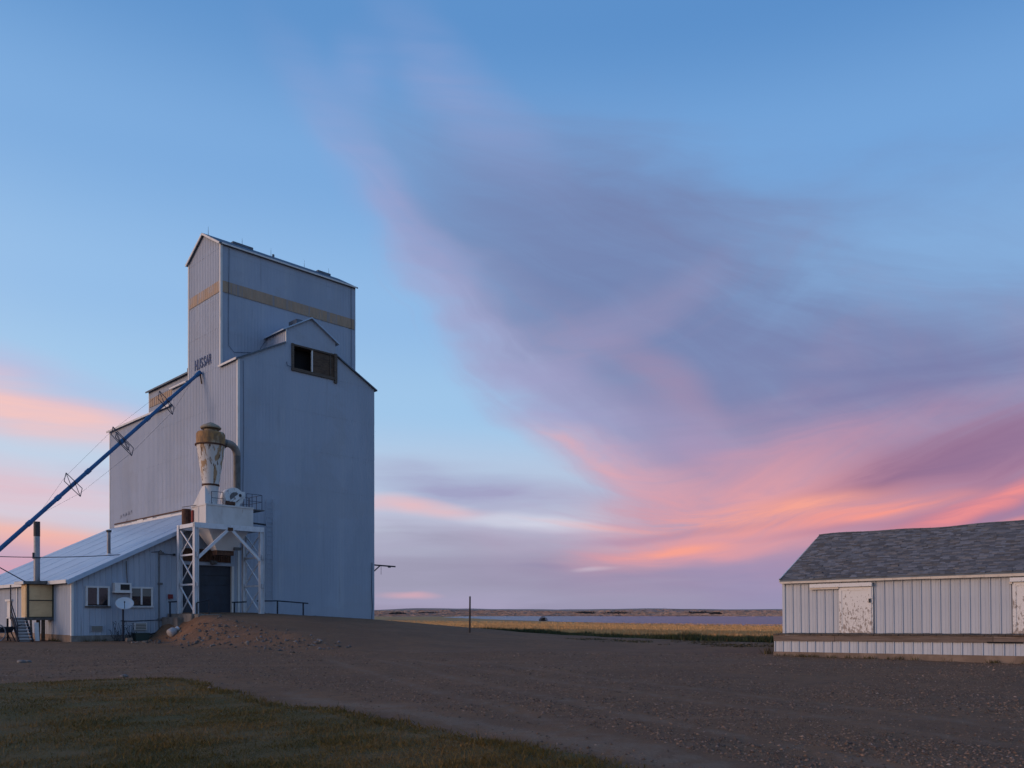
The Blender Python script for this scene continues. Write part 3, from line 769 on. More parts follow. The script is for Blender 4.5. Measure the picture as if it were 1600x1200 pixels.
# ------------------------------------------------------------------ lean-to drive shed
SA, SB0, SB1 = 14.76, 49.02, 71.5
def build_shed():
    t = grid_thing('lean_to_shed', SA, SB0, 0, 'low lean-to shed of pale blue ribbed metal against the grain elevator', 'shed')
    ze, zt = Zr(1.86), Zr(6.85); W = A0-SA; sl = (zt-ze)/W
    top = lambda s: ze+sl*s
    d0, d1, dz = 20.83-SA, 24.0-SA, Zr(2.9)
    f = .34
    mb = MB(); P = lambda s: (SA+s, SB0)
    corrugated(mb, P(0), P(d0), f, top, (0, -1), pitch=.30, depth=.03, seam=30, flat=.72)
    corrugated(mb, P(d1), P(W-.08), f, lambda s: top(s+d1), (0, -1), pitch=.30, depth=.03, seam=30, flat=.72)
    corrugated(mb, P(d0), P(d1), dz, lambda s: top(s+d0), (0, -1), pitch=.30, depth=.03, seam=30, flat=.72)
    corrugated(mb, (SA, SB1), (SA, SB0), f, ze, (-1, 0), pitch=.30, depth=.025, seam=30, flat=.72)
    corrugated(mb, (A0-.1, SB1), (SA, SB1), f, lambda s: top(W-.1-s), (0, 1), pitch=.6, seam=30)
    mb.build('wall', M['shed_siding'], t)
    mb = MB(); mb.box(SA-.05, 20.0, SB0-.06, SB0+.2, -.5, f); mb.build('footing', M['concrete'], t)
    mb = MB(); mb.box(SA-.06, SA+.2, SB0+.21, SB1, -.5, f+.02); mb.build('footing', M['footing'], t)
    # roof: metal sheets
    n = 12; bl = (SB1+.3-(SB0-.3))/n
    rf = None
    for k in range(n):
        b0 = SB0-.3+k*bl; b1 = b0+bl-.015
        mb = MB(); lift = .012*(k % 2)
        roof_slab(mb, [(SA-.35, b0, ze-sl*.35+.09+lift), (A0-.09, b0, zt+.05+lift), (A0-.09, b1, zt+.05+lift), (SA-.35, b1, ze-sl*.35+.09+lift)][::-1], .05)
        mb.build('roof_sheet', M['shedroof'], t)
    MB().bar((SA-.38, SB0-.3, ze-.16), (SA-.38, SB1+.3, ze-.16), .05, .20).build('eave_fascia', M['trim'], t)
    mb = MB(); mb.bar((SA-.35, SB0-.33, ze-sl*.35-.06), (A0-.1, SB0-.33, zt-.10), .04, .20)
    mb.build('rake_fascia', M['shedroof'], t)
    MB().box(SA-.055, SA+.07, SB0-.055, SB0-.0, f, ze-.12).box(SA-.055, SA, SB0, SB0+.1, f, ze-.12).build('corner_trim', M['trim'], t)
    # flashing where the roof meets the elevator wall
    k = 0; b = 57.0
    while b < 70.0:
        w = random.uniform(.7, 1.5); h = random.uniform(.14, .26)
        MB().box(A0-.075, A0-.03, b, b+w-.02, zt+.06, zt+.06+h).build('flashing', M['trim'], t); b += w; k += 1
    MB().box(A0-.10, A0-.03, 56.9, b, zt+.33, zt+.40).build('flashing_batten', M['rust'], t)
    # big door
    da0, da1 = SA+d0, SA+d1; zb = Zr(-.12)
    do = MB().box(da0, da1, SB0+.14, SB0+.20, zb, dz).build('door', M['door'], t, label='wide dark overhead door')
    nsec = 5; h = (dz-zb)/nsec
    for i in range(nsec):
        MB().box(da0+.01, da1-.01, SB0+.10, SB0+.139, zb+i*h+.012, zb+(i+1)*h-.012).build('door_section', M['door'], do)
    MB().box(da0-.14, da0, SB0-.07, SB0+.22, zb-.3, dz+.0).build('door_frame', M['black'], t)
    MB().box(da1, da1+.15, SB0-.07, SB0+.22, zb-.3, dz+.0).build('door_frame', M['trim'], t)
    MB().box(da0-.14, da1+.15, SB0-.07, SB0+.22, dz, dz+.16).build('door_frame', M['shed_siding'], t)
    mb = MB(); corrugated(mb, (da0-.2, SB0-.045), (da1-.05, SB0-.045), dz+.22, dz+1.0, (0, -1), pitch=.15, depth=.03, flat=.4, seam=9)
    mb.build('weathered_panel', M['rust'], t, label='rust brown ribbed strip above the big door')
    lm = MB(); lm.box(22.55, 22.95, SB0-.30, SB0-.05, dz+.22, dz+.30); lm.lathe((22.75, SB0-.22, dz+.10), [(.0,-.02),(.20,-.02),(.22,.04),(.14,.14),(.0,.14)], 14)
    lm.build('door_lamp', M['duct'], t)
    # two windows with two panes each
    for (a0, a1, blind) in ((15.50, 16.66, False), (17.87, 19.06, True)):
        z0, z1 = Zr(.40), Zr(1.44); y = SB0-.035
        w = MB().box(a0, a1, y-.005, y+.03, z0, z1).build('window', M['dark'], t)
        am = (a0+a1)/2
        for (p, q) in ((a0+.05, am-.05), (am+.05, a1-.05)):
            zz = z1-.05
            if blind:
                MB().box(p, q, y-.018, y-.006, z1-.50, z1-.05).build('blind', M['blind'], w); zz = z1-.505
            MB().box(p, q, y-.018, y-.006, z0+.05, zz).build('pane', M['glass'], w)
        fr = MB()
        for (p, q, r, s) in ((a0-.06, a0+.05, z0-.04, z1+.05), (a1-.05, a1+.06, z0-.04, z1+.05), (am-.05, am+.05, z0+.05, z1-.05), (a0+.05, a1-.05, z1-.05, z1+.05)):
            fr.box(p, q, y-.05, y+.02, r, s)
        fr.build('frame', M['frame'], w)
        MB().box(a0-.09, a1+.09, y-.09, y+.02, z0-.11, z0-.041).build('sill', M['wood'] if not blind else M['frame'], w)
    # pipes, conduit, boxes
    y = SB0-.09
    mb = MB(); mb.path([(19.46, y, Zr(-1.0)), (19.46, y, Zr(3.55)), (19.52, y-.02, Zr(3.66)), (19.62, y-.02, Zr(3.62))], .035)
    for z in (Zr(-.4), Zr(1.7)): mb.box(19.40, 19.66, y-.05, y+.05, z-.06, z+.06)
    mb.box(19.45, 19.72, y-.06, y+.05, Zr(3.44), Zr(3.58))
    mb.build('conduit', M['duct'], t)
    MB().path([(19.6, y, Zr(3.5)), (20.0, y, Zr(3.46)), (20.35, y, Zr(3.46))], .02).box(20.3, 20.42, y-.06, y+.05, Zr(3.4), Zr(3.52)).build('conduit', M['black'], t)
    MB().path([(17.66, y, Zr(1.7)), (17.62, y, Zr(2.4)), (17.60, y, Zr(2.95))], .028).build('vent_pipe', M['duct'], t)
    MB().path([(19.46, y, Zr(-1.0)), (19.3, y-.05, Zr(-1.18)), (18.9, y-.1, Zr(-1.28)), (18.5, y-.1, Zr(-1.32))], .035).build('hose', M['black'], t)
    MB().path([(17.3, y, Zr(-.48)), (17.9, y, Zr(-.5)), (19.4, y, Zr(-.44))], .022).build('conduit', M['black'], t)
    MB().box(20.0, 20.26, SB0-.16, SB0-.03, Zr(.82), Zr(1.08)).build('red_box', M['red'], t, label='small red box beside the big door')
    v1 = MB().box(15.70, 16.35, SB0-.10, SB0-.03, Zr(-1.05), Zr(-.72)).build('wall_vent', M['shed_siding'], t)
    MB().box(15.74, 16.31, SB0-.125, SB0-.101, Zr(-1.02), Zr(-.76)).build('vent_cover', M['blind'], v1)
    v2 = MB().box(18.05, 18.75, SB0-.14, SB0-.03, Zr(-1.02), Zr(-.60)).build('wall_vent', M['frame'], t)
    for k in range(4):
        MB().box(18.11, 18.69, SB0-.165, SB0-.141, Zr(-.97)+k*.09, Zr(-.97)+k*.09+.06).build('vent_slat', M['blind'], v2)
    # narrow white door and trims on the lit side wall
    w = MB().box(SA-.08, SA-.026, 60.95, 61.85, .30, Zr(.72)).build('side_door', M['trim'], t, label='narrow white door in the side wall')
    MB().box(SA-.16, SA-.03, 60.75, 62.05, Zr(.725), Zr(.86)).build('door_hood', M['trim'], w)
    MB().box(SA-.07, SA-.026, 59.55, 59.68, f, ze-.1).build('wall_trim', M['trim'], t)
    # flue on the roof
    a, b = 17.8, 52.3; zb = ze+sl*(a-SA)
    vp = MB().tube((a, b, zb-.1), (a, b, Zr(4.92)), .10, n=12).build('flue', M['stove'], t)
    MB().tube((a, b, Zr(4.86)), (a, b, Zr(4.98)), .15, n=12).build('flue_cap', M['stovedark'], vp)
    MB().lathe((a, b, zb), [(.20,-.04),(.16,.06),(.11,.14)], 12).build('flue_collar', M['trim'], vp)
build_shed()

# ------------------------------------------------------------------ dust collector on its steel frame
def build_dust():
    t = grid_thing('dust_collector', 20.38, 46.0, 1.5, 'rusty cyclone dust collector and square bin on white steel legs over the big door', 'dust collector')
    fa0, fa1, fb0, fb1 = 20.38, 24.45, 46.0, 48.2
    zb, zt = Zr(-.30), Zr(5.15)
    for (a, b, w) in ((fa0, fb0, .26), (fa1, fb0, .26), (fa0, fb1, .24), (fa1, fb1, .24)):
        lg = MB(); lg.box(a-w/2, a+w/2, b-.012, b+.012, zb, zt); lg.box(a-w/2, a-w/2+.02, b-w/2, b+w/2, zb, zt); lg.box(a+w/2-.02, a+w/2, b-w/2, b+w/2, zb, zt)
        o = lg.build('leg', M['steel'], t)
        MB().box(a-.22, a+.22, b-.22, b+.22, zb, zb+.22).build('foot_plate', M['concrete'], o)
    def beam(p, q, w=.10, h=.24): MB().bar(p, q, w, h).build('beam', M['steel'], t)
    beam((fa0-.13, fb0-.02, zt-.13), (fa1+.13, fb0-.02, zt-.13), .16, .30); beam((fa0-.13, fb1, zt-.13), (fa1+.13, fb1, zt-.13), .14, .28)
    for a in (fa0, fa1): beam((a, fb0+.1, zt-.11), (a, fb1-.1, zt-.11), .14, .22)
    lev = [zb+.15, Zr(1.62), Zr(3.35), zt-.22]
    for a in (fa0, fa1):
        for k in range(3):
            z0, z1 = lev[k], lev[k+1]
            MB().bar((a, fb0, z0), (a, fb1, z1), .06, .06).build('brace', M['steel'], t)
            MB().bar((a+.03, fb1, z0), (a+.03, fb0, z1), .05, .05).build('brace', M['steel'], t)
            if k: MB().bar((a, fb0+.05, z0), (a, fb1-.05, z0), .08, .10).build('strut', M['steel'], t)
    am = (fa0+fa1)/2
    for s in (-1, 1):
        MB().bar((am+s*.12, fb0-.03, zt-.28), (am+s*(am-fa0-.12), fb0-.03, Zr(3.15)), .10, .16).build('knee_brace', M['steel'], t)
    MB().bar((fa1-.1, fb1-.05, Zr(4.6)), (fa1-1.2, fb1-.05, Zr(3.75)), .04).build('rod', M['black'], t)
    for a in (fa0, fa1):
        for b in (fb0, fb1):
            for z in lev[1:3]: MB().box(a-.015, a+.015, b-.20, b+.20, z-.14, z+.14).build('gusset', M['steel'], t)
    MB().box(am-.16, am+.16, fb0-.115, fb0-.103, zt-.34, zt-.14).build('gusset', M['rust'], t)
    # bin and hopper
    a0, a1, b0, b1 = 21.15, 24.10, 46.35, 48.35; z0, z1 = Zr(5.2), Zr(6.35)
    bn = MB().box(a0, a1, b0, b1, z0, z1).build('bin', M['bin'], t)
    mb = MB()
    for (p, q) in (((a0, b0), (a0, b0)),): mb.box(a0-.03, a0+.03, b0-.03, b0+.03, z0, z1+.01)
    mb.box(a0-.03, a0-.005, (b0+b1)/2-.04, (b0+b1)/2+.04, z0, z1); mb.box(a0-.03, a1+.03, b0-.035, b0-.004, z1-.07, z1+.03); mb.box(a0-.035, a0-.004, b0, b1, z1-.07, z1+.03)
    mb.build('bin_seam', M['bin'], bn)
    hz = Zr(3.72); ha0, ha1, hb0, hb1 = 22.1, 23.2, 47.0, 47.7
    MB().hull8([(ha0,hb0,hz),(ha1,hb0,hz),(ha1,hb1,hz),(ha0,hb1,hz),(a0+.05,b0+.05,z0-.002),(a1-.05,b0+.05,z0-.002),(a1-.05,b1-.05,z0-.002),(a0+.05,b1-.05,z0-.002)]).build('hopper', M['bin'], t)
    MB().box(ha0+.02, ha1-.02, hb0+.02, hb1-.02, hz-.28, hz-.002).build('hopper_gate', M['rust'], t)
    MB().box(ha1-.1, ha1+.35, hb0-.25, hb0-.05, hz+.05, hz+.22).build('gate_motor', M['duct'], t)
    # cyclone
    c = (21.75, 47.05, 0)
    zz = lambda py: Zr((957-py)*48.6/1280)
    cone = MB().lathe(c, [(.46, zz(759)), (.80, zz(697)), (.82, zz(696))], 32).build('cone', M['cyc_cone'], t)
    MB().lathe(c, [(.82, zz(697)), (.90, zz(697)+.01), (.90, zz(695)), (.82, zz(694.5))], 32).build('band', M['rust'], cone)
    MB().lathe(c, [(.46, zz(759.5)), (.50, zz(759)), (.50, zz(757)), (.46, zz(756.5))], 28).build('band', M['rust'], cone)
    MB().lathe(c, [(.82, zz(695.4)), (.82, zz(679)), (.76, zz(676)), (.37, zz(674.6))], 32).build('drum', M['cyc_top'], t)
    MB().lathe(c, [(.37, zz(675)), (.37, zz(666))], 28).build('neck', M['cyc_cap'], t)
    MB().lathe(c, [(.30, zz(668)), (.56, zz(670.5)), (.60, zz(668)), (.45, zz(664.5)), (.12, zz(660.3)), (.0, zz(659.4))], 28).build('rain_cap', M['cyc_cap'], t)
    zq = Zr(6.36); r = .46
    tp = zz(759)
    MB().tube((c[0], c[1], zq), (c[0], c[1], tp), .38, .44, n=24).build('drop_pipe', M['bin'], t)
    MB().hull8([(21.16,46.5,zq),(21.7,46.5,zq),(21.7,48.2,zq),(21.16,48.2,zq),(21.33,46.9,tp-.05),(21.6,46.9,tp-.05),(21.6,47.3,tp-.05),(21.33,47.3,tp-.05)]).build('side_chute', M['bin'], t)
    # duct and blower
    dz = zz(688); ex, ey = 23.05, 47.35
    mb = MB(); mb.path([(c[0]+.7, c[1], dz), (22.75, c[1]+.05, dz)], .22, 16)
    mb.build('duct_collar', M['duct'], t)
    pts = [(22.72, c[1]+.05, dz)]
    for k in range(7):
        q = math.pi/2*k/6; pts.append((22.90+.62*math.sin(q), c[1]+.05+.20*math.sin(q), dz-.02-.62*(1-math.cos(q))))
    MB().path(pts, .225, 16).build('duct_elbow', M['elbow'], t)
    MB().tube((23.52, c[1]+.25, dz-.60), (23.52, c[1]+.25, zz(764)), .215, n=18).build('duct', M['duct'], t)
    bx = MB(); by0, by1 = 46.75, 47.45; bz = Zr(6.95)
    cxl = 23.10
    prof = [(cxl+.58*math.cos(q), bz+.58*math.sin(q)) for q in [i*2*math.pi/24 for i in range(24)]]
    vs = [(a, by0, z) for a, z in prof]+[(a, by1, z) for a, z in prof]
    bx.add(vs, [(i, (i+1)%24, 24+(i+1)%24, 24+i) for i in range(24)], True); bx.add(vs[:24], [tuple(range(24))]); bx.add(vs[24:], [tuple(range(24))[::-1]])
    bw = bx.build('blower_housing', M['blower'], t)
    MB().box(23.20, 23.78, by0+.02, by1-.02, bz-.02, zz(764)).build('blower_outlet', M['blower'], bw)
    MB().tube((cxl, by0-.06, bz), (cxl, by0-.001, bz), .30, n=18).build('blower_inlet', M['duct'], bw)
    MB().bar((cxl-.35, by0-.10, bz-.42), (cxl+.42, by0-.10, bz+.22), .26, .10, up=(0,1,0)).build('belt_guard', M['blower'], bw)
    MB().tube((cxl+.28, by0-.17, bz+.12), (cxl+.28, by0-.155, bz+.12), .09, n=12).build('pulley', M['black'], bw)
    MB().tube((cxl-.55, by0-.05, zq+.18), (cxl-.05, by0-.05, zq+.18), .15, n=12).build('motor', M['rust'], bw)
    # handrails on top
    def rail(pts, hh=.85):
        mb = MB()
        for p in pts:
            mb.tube((p[0], p[1], zq-.05), (p[0], p[1], zq+hh), .02, n=6)
        for p, q in zip(pts[:-1], pts[1:]):
            for h in (hh, hh*.5): mb.tube((p[0], p[1], zq+h), (q[0], q[1], zq+h), .016, n=6)
        mb.build('handrail', M['cable'], t)
    rail([(21.5, 46.4), (22.2, 46.4)], .75)
    rail([(23.75, 46.5), (24.1, 46.5), (24.75, 46.5), (24.75, 47.2), (24.75, 48.1)])
    rail([(24.05, 48.2), (24.4, 48.2), (24.75, 48.2)])
    MB().box(24.11, 24.9, 46.45, 48.3, zq-.12, zq-.06).build('walkway', M['duct'], t)
    MB().bar((24.1, 46.5, Zr(5.45)), (25.0, 46.5, Zr(5.40)), .06, .10).build('bracket', M['black'], t)
    # rusty exhaust at the left end
    mb = MB(); mb.tube((20.95, 48.6, Zr(5.2)), (20.95, 48.6, Zr(6.2)), .26, n=16); mb.build('exhaust_stub', M['rust'], t)
    MB().tube((20.95, 48.6, Zr(5.0)), (20.95, 48.6, Zr(5.25)), .30, n=16).build('stub_collar', M['trim'], t)
    MB().box(21.06, 21.14, 48.0, 48.2, Zr(5.4), Zr(6.1)).build('red_panel', M['red'], t)
    MB().bar((20.7, 48.6, Zr(6.3)), (21.6, 46.5, Zr(6.45)), .03).build('rod', M['black'], t)
build_dust()

# ------------------------------------------------------------------ blue loading spout
def build_spout():
    p1 = Vector((24.25, 54.15, Zr(16.22))); p0 = Vector((9.6, 54.2, Zr(.55)))
    t = grid_thing('loading_spout', p0.x, p0.y, 0, 'long blue loading spout slanting down from the tower, with cable spreaders', 'spout')
    d = (p1-p0); Ln = d.length; d.normalize()
    at = lambda f: p0+d*(Ln*f)
    cuts = [0, .30, .405, .52, .655, .765, .86, 1.0]
    rr = [.125, .120, .120, .115, .115, .110, .108]
    for k in range(len(cuts)-1):
        MB().tube(at(cuts[k]), at(cuts[k+1]), rr[k], n=18).build('pipe', M['blue'], t)
        if k: MB().tube(at(cuts[k]-.007), at(cuts[k]+.007), rr[k]+.03, n=18).build('flange', M['blue'], t)
    hd = MB(); hd.tube(at(.985), at(1.004), .145, n=18); hd.build('head', M['blue'], t)
    MB().bar(p1+Vector((.0,-.1,-.1)), p1+Vector((.1,-.1,-.75)), .07).build('head_bracket', M['rust'], t)
    nrm = Vector((-d.z, 0, d.x))      # across the pipe, in its upright plane
    tips = []
    for (f, half, dbl) in ((.460, .62, False), (.655, .85, True), (.842, .65, False)):
        c = at(f); v = Vector((0, -.30, .0)); upv = Vector((.06, 0, .30)); off = Vector((0, -.15, 0))
        e0, e1 = c+nrm*half+off, c-nrm*half+off
        def quad(h, k):
            mb = MB(); q = [c+off+nrm*h+upv*k, c+off+nrm*h-upv*k, c+off-nrm*h-upv*k, c+off-nrm*h+upv*k]
            for i in range(4): mb.bar(q[i], q[(i+1)%4], .036)
            mb.bar(q[0], c+off-upv*k, .03); mb.bar(q[2], c+off+upv*k, .03)
            mb.build('spreader', M['cable'], t)
        quad(half, .85)
        if dbl: quad(half*.62, .55)
        tips.append((e0, e1))
    for side in (0, 1):
        run = [at(.33)]+[tp[side] for tp in tips]+[at(.975)]
        for p, q in zip(run[:-1], run[1:]):
            MB().tube(p, q, .006, n=5).build('stay_cable', M['cable'], t)
    MB().bar(at(.03), Vector((p0.x+.4, p0.y+1.2, -.3)), .14).build('support_leg', M['steel'], t)
    MB().bar(at(.03), Vector((p0.x+.4, p0.y-1.2, -.3)), .14).build('support_leg', M['steel'], t)
build_spout()

# ------------------------------------------------------------------ booth, stairs and clutter at the left
def build_left():
    t = grid_thing('booth', 13.4, 52.3, 1.3, 'small raised booth with tan panels on the side of the lean-to shed', 'booth')
    a0, a1, b0, b1 = 13.40, SA-.06, 52.30, 53.42; z0, z1 = Zr(-.30), Zr(1.62)
    MB().box(a0, a1, b0, b1, z0, z1).build('wall', M['tanboard'], t)
    y = b0-.03
    MB().box(a0+.10, a1-.02, y, b0-.002, Zr(.72), Zr(1.58)).build('panel', M['tanboard'], t)
    MB().box(a0+.10, a1-.02, y, b0-.002, z0+.06, Zr(.66)).build('panel', M['tanboard'], t)
    fr = MB()
    for (p, q, r, s) in ((a0-.02, a0+.10, z0, z1), (a1-.02, a1+.06, z0, z1), (a0+.10, a1-.02, Zr(.66), Zr(.72)), (a0+.10, a1-.02, z0, z0+.06), (a0+.10, a1-.02, Zr(1.58), z1)):
        fr.box(p, q, y-.03, b0-.001, r, s)
    fr.build('frame', M['olive'], t)
    MB().hull8([(a0-.25,b0-.35,z1+.0),(a1+.25,b0-.35,z1+.0),(a1+.25,b1+.35,z1+.0),(a0-.25,b1+.35,z1+.0),(a0-.25,b0-.35,z1+.14),(a1+.25,b0-.35,z1+.22),(a1+.25,b1+.35,z1+.26),(a0-.25,b1+.35,z1+.16)]).build('roof', M['duct'], t)
    MB().bar((a0-.27, b0-.35, z1+.06), (a0-.27, b1+.35, z1+.06), .04, .16).build('roof_fascia', M['trim'], t)
    MB().box(a0-.02, a1+.05, b0-.06, b1, z0-.14, z0-.002).build('floor_beam', M['duct'], t)
    for (a, b) in ((14.05, 52.6), (14.28, 52.5)):
        MB().tube((a, b, -.2), (a, b, z0-.14), .10, n=10).build('post', M['wood'], t)
    MB().box(a0-.035, a0-.002, b0+.15, b0+.85, z0, z1-.1).build('door', M['tanboard'], t)
    # stack
    c = grid_thing('chimney_pipe', 14.06, 52.9, Zr(1.8), 'tall round metal chimney pipe rising above the tan booth', 'chimney')
    MB().tube((14.06, 52.9, Zr(1.80)), (14.06, 52.9, Zr(3.15)), .165, n=18).build('pipe', M['stove'], c)
    MB().tube((14.06, 52.9, Zr(3.15)), (14.06, 52.9, Zr(4.40)), .160, n=18).build('pipe', M['frame2'], c)
    MB().tube((14.06, 52.9, Zr(4.40)), (14.06, 52.9, Zr(5.25)), .170, n=18).build('pipe_top', M['stovedark'], c)
    MB().lathe((14.06, 52.9, Zr(3.15)), [(.165,-.03),(.19,-.02),(.19,.02),(.16,.03)], 18).build('clamp', M['duct'], c)
    MB().box(13.83, 13.91, 52.84, 52.92, Zr(3.1), Zr(3.45)).build('bracket', M['stovedark'], c)
    # stairs
    s = grid_thing('staircase', 13.1, 51.2, 0, 'steep wooden steps with black handrail leading up to the booth', 'stairs')
    n = 8; zt = Zr(-.28)
    sa0, sa1 = 12.72, 13.36; sb0, sb1 = 51.15, 52.55
    for k in range(n):
        f = (k+1)/n; b = sb0+(sb1-sb0)*f; z = zt*f
        MB().box(sa0, sa1, b-.13, b+.12, z-.045, z).build('tread', M['plastic'], s)
        MB().box(sa0+.02, sa1-.02, b+.07, b+.09, z-.175, z-.046).build('riser', M['shed_siding'], s)
    for a in (sa0-.03, sa1+.03):
        MB().bar((a, sb0-.05, .0), (a, sb1, zt-.03), .05, .22).build('stringer', M['black'], s)
    MB().box(sa0-.05, sa1+.0, sb1+.13, b_end:=53.6, zt-.06, zt).build('landing', M['trim'], s)
    for (a, b) in ((sa0, 53.5), (sa1-.1, 53.5)): MB().bar((a, b, -.2), (a, b, zt-.06), .09).build('post', M['black'], s)
    for (a, b, z) in ((sa0-.05, sb0+.1, .1), (sa0-.05, sb1+.1, zt)):
        MB().bar((a, b, z-.1), (a, b, z+.9), .05).build('rail_post', M['black'], s)
    for h in (.9, .5): MB().bar((sa0-.05, sb0+.1, .1+h), (sa0-.05, sb1+.1, zt+h), .045).build('handrail', M['black'], s)
    MB().bar((sa0-.05, sb1+.1, zt), (sa0-.05, sb1+.1, Zr(1.55)), .05).build('rail_post', M['black'], s)
    # cart
    w0 = E(12.3, 52.9); k = grid_thing('hand_cart', 12.0, 52.3, 0, 'dark two-wheeled hand cart standing left of the wooden steps', 'cart')
    MB().hull8([(11.75,51.9,.50),(12.55,51.9,.50),(12.55,52.8,.50),(11.75,52.8,.50),(11.6,51.8,.82),(12.68,51.8,.82),(12.68,52.9,.82),(11.6,52.9,.82)]).build('tray', M['black'], k)
    for b in (51.72, 52.98):
        import math as _m
        ring = [(11.70+.50*_m.cos(q), b, .50+.50*_m.sin(q)) for q in [i*2*_m.pi/28 for i in range(29)]]
        wh = MB().path(ring, .035, 8).build('wheel', M['stove'], k)
        sp = MB()
        for i in range(8):
            q = i*_m.pi/4; sp.tube((11.70, b, .50), (11.70+.48*_m.cos(q), b, .50+.48*_m.sin(q)), .012, n=5)
        sp.tube((11.70, b-.05, .5), (11.70, b+.05, .5), .06, n=10); sp.build('spokes', M['stove'], wh)
    MB().tube((11.70, 51.72, .5), (11.70, 52.98, .5), .025, n=6).build('axle', M['black'], k)
    for b in (51.9, 52.8): MB().bar((12.5, b, .55), (12.72, b, .0), .05).build('leg', M['black'], k)
    for b in (51.95, 52.75): MB().bar((12.6, b, .75), (13.0, b-.25, .95), .045).build('handle', M['black'], k)
    # boards leaning under the booth
    l = MB().hull8([(13.62,51.55,.02),(13.84,51.55,.02),(13.84,51.60,.02),(13.62,51.60,.02),(13.72,52.1,1.05),(13.94,52.1,1.05),(13.94,52.14,1.05),(13.72,52.14,1.05)]).build('leaning_board', M['trim'], None, Vector((13.7,51.6,0)))
    l.location = E(13.7, 51.6, 0); l.rotation_euler = (0,0,R(45)); tag(l, 'narrow white board leaning under the tan booth', 'board')
    l = MB().hull8([(13.45,51.75,.02),(13.56,51.75,.02),(13.56,51.80,.02),(13.45,51.80,.02),(13.50,52.15,1.22),(13.61,52.15,1.22),(13.61,52.2,1.22),(13.50,52.2,1.22)]).build('leaning_plank', M['wood'], None, Vector((13.5,51.8,0)))
    l.location = E(13.5, 51.8, 0); l.rotation_euler = (0,0,R(45)); tag(l, 'dark weathered plank leaning beside the wooden steps', 'plank')
    # satellite dish on a short mast
    c = Vector((17.15, 47.9)); d = grid_thing('satellite_dish', c.x, c.y, 0, 'grey white satellite dish on a short mast before the shed windows', 'satellite dish')
    g0 = gz(*E(c.x, c.y).xy)
    zc = Zr(.46)
    MB().tube((c.x, c.y+.25, g0-.2), (c.x, c.y+.25, zc-.25), .05, n=10).build('mast', M['black'], d)
    # elliptical bowl facing the yard
    mb = MB(); n = 30; rings = 7; ax = Vector((-.30, -.78, .55)).normalized(); ux = Vector((.93, -.36, 0)).normalized(); uy = ax.cross(ux).normalized()
    vs = []; C = Vector((c.x, c.y, zc))
    for side in (0, 1):
        for j in range(rings+1):
            r = j/rings
            for i in range(n):
                q = 2*math.pi*i/n
                vs.append(C+ux*(.47*r*math.cos(q))+uy*(.40*r*math.sin(q))+ax*(.12*r*r-.03*side))
    fs = []
    for side in (0, 1):
        o_ = side*(rings+1)*n
        for j in range(rings):
            for i in range(n): fs.append((o_+j*n+i, o_+j*n+(i+1)%n, o_+(j+1)*n+(i+1)%n, o_+(j+1)*n+i))
    o2 = (rings+1)*n
    for i in range(n): fs.append((rings*n+i, rings*n+(i+1)%n, o2+rings*n+(i+1)%n, o2+rings*n+i))
    mb.add(vs, fs, True); mb.build('reflector', M['dish'], d)
    MB().bar(C-uy*.38+ax*.05, C+ax*.42-uy*.12, .03).build('feed_arm', M['black'], d)
    MB().tube(C+ax*.44-uy*.12, C+ax*.34-uy*.10, .035, n=8).build('feed', M['black'], d)
    MB().hull8([C-ax*.03+ux*x+uy*y for x, y in ((-.12,-.2),(.12,-.2),(.12,.0),(-.12,.0))]+[Vector((c.x+x, c.y+y, zc-.22)) for x, y in ((-.06,.19),(.06,.19),(.06,.31),(-.06,.31))]).build('bracket', M['black'], d)
    # scraggly dead weed stems at the mast foot
    wd = grid_thing('dead_weed', 17.3, 48.3, 0, 'tangle of dark dead weed stems against the shed below the dish', 'weed')
    mb = MB()
    for i in range(40):
        p = Vector((17.3+random.uniform(-.5,.55), 48.45+random.uniform(-.2,.25), g0-.05)); q = p+Vector((random.uniform(-.35,.35), random.uniform(-.1,.1), random.uniform(.35,1.15)))
        m_ = (p+q)/2+Vector((random.uniform(-.12,.12), 0, 0)); mb.path([p, m_, q], .009, 4)
        mb.tube(q, q+Vector((random.uniform(-.12,.12), 0, random.uniform(-.02,.12))), .022, .006, n=5)
    mb.build('stems', M['black'], wd)
    # air conditioner
    a = grid_thing('air_conditioner', 16.87, SB0, Zr(1.2), 'white box air conditioner sticking out of the shed wall between the windows', 'air conditioner')
    MB().box(16.87, 17.76, SB0-.45, SB0-.028, Zr(1.20), Zr(1.68)).build('case', M['plastic'], a)
    MB().box(17.16, 17.66, SB0-.465, SB0-.449, Zr(1.28), Zr(1.60)).build('grille', M['dark'], a)
    for i in range(5):
        z = Zr(1.30)+i*.062; MB().box(17.17, 17.65, SB0-.475, SB0-.466, z, z+.014).build('grille_bar', M['duct'], a)
    MB().box(16.83, 17.80, SB0-.47, SB0-.03, Zr(1.12), Zr(1.198)).build('shelf', M['trim'], a)
    # tub, block and white drum by the wall
    g1 = gz(*E(18.2, 48.4).xy)
    b = grid_thing('green_tub', 18.2, 48.4, g1, 'dark green tub against the shed wall below the vent', 'tub')
    x0, x1, y0, y1 = 17.85, 18.65, 48.2, 48.75
    MB().hull8([(x0+.05,y0+.05,g1-.03),(x1-.05,y0+.05,g1-.03),(x1-.05,y1-.05,g1-.03),(x0+.05,y1-.05,g1-.03),(x0,y0,g1+.40),(x1,y0,g1+.40),(x1,y1,g1+.40),(x0,y1,g1+.40)]).build('body', M['green'], b)
    MB().box(x0-.03, x1+.03, y0-.03, y1+.03, g1+.401, g1+.45).build('lid', M['green'], b)
    g2 = gz(*E(17.3, 47.75).xy)
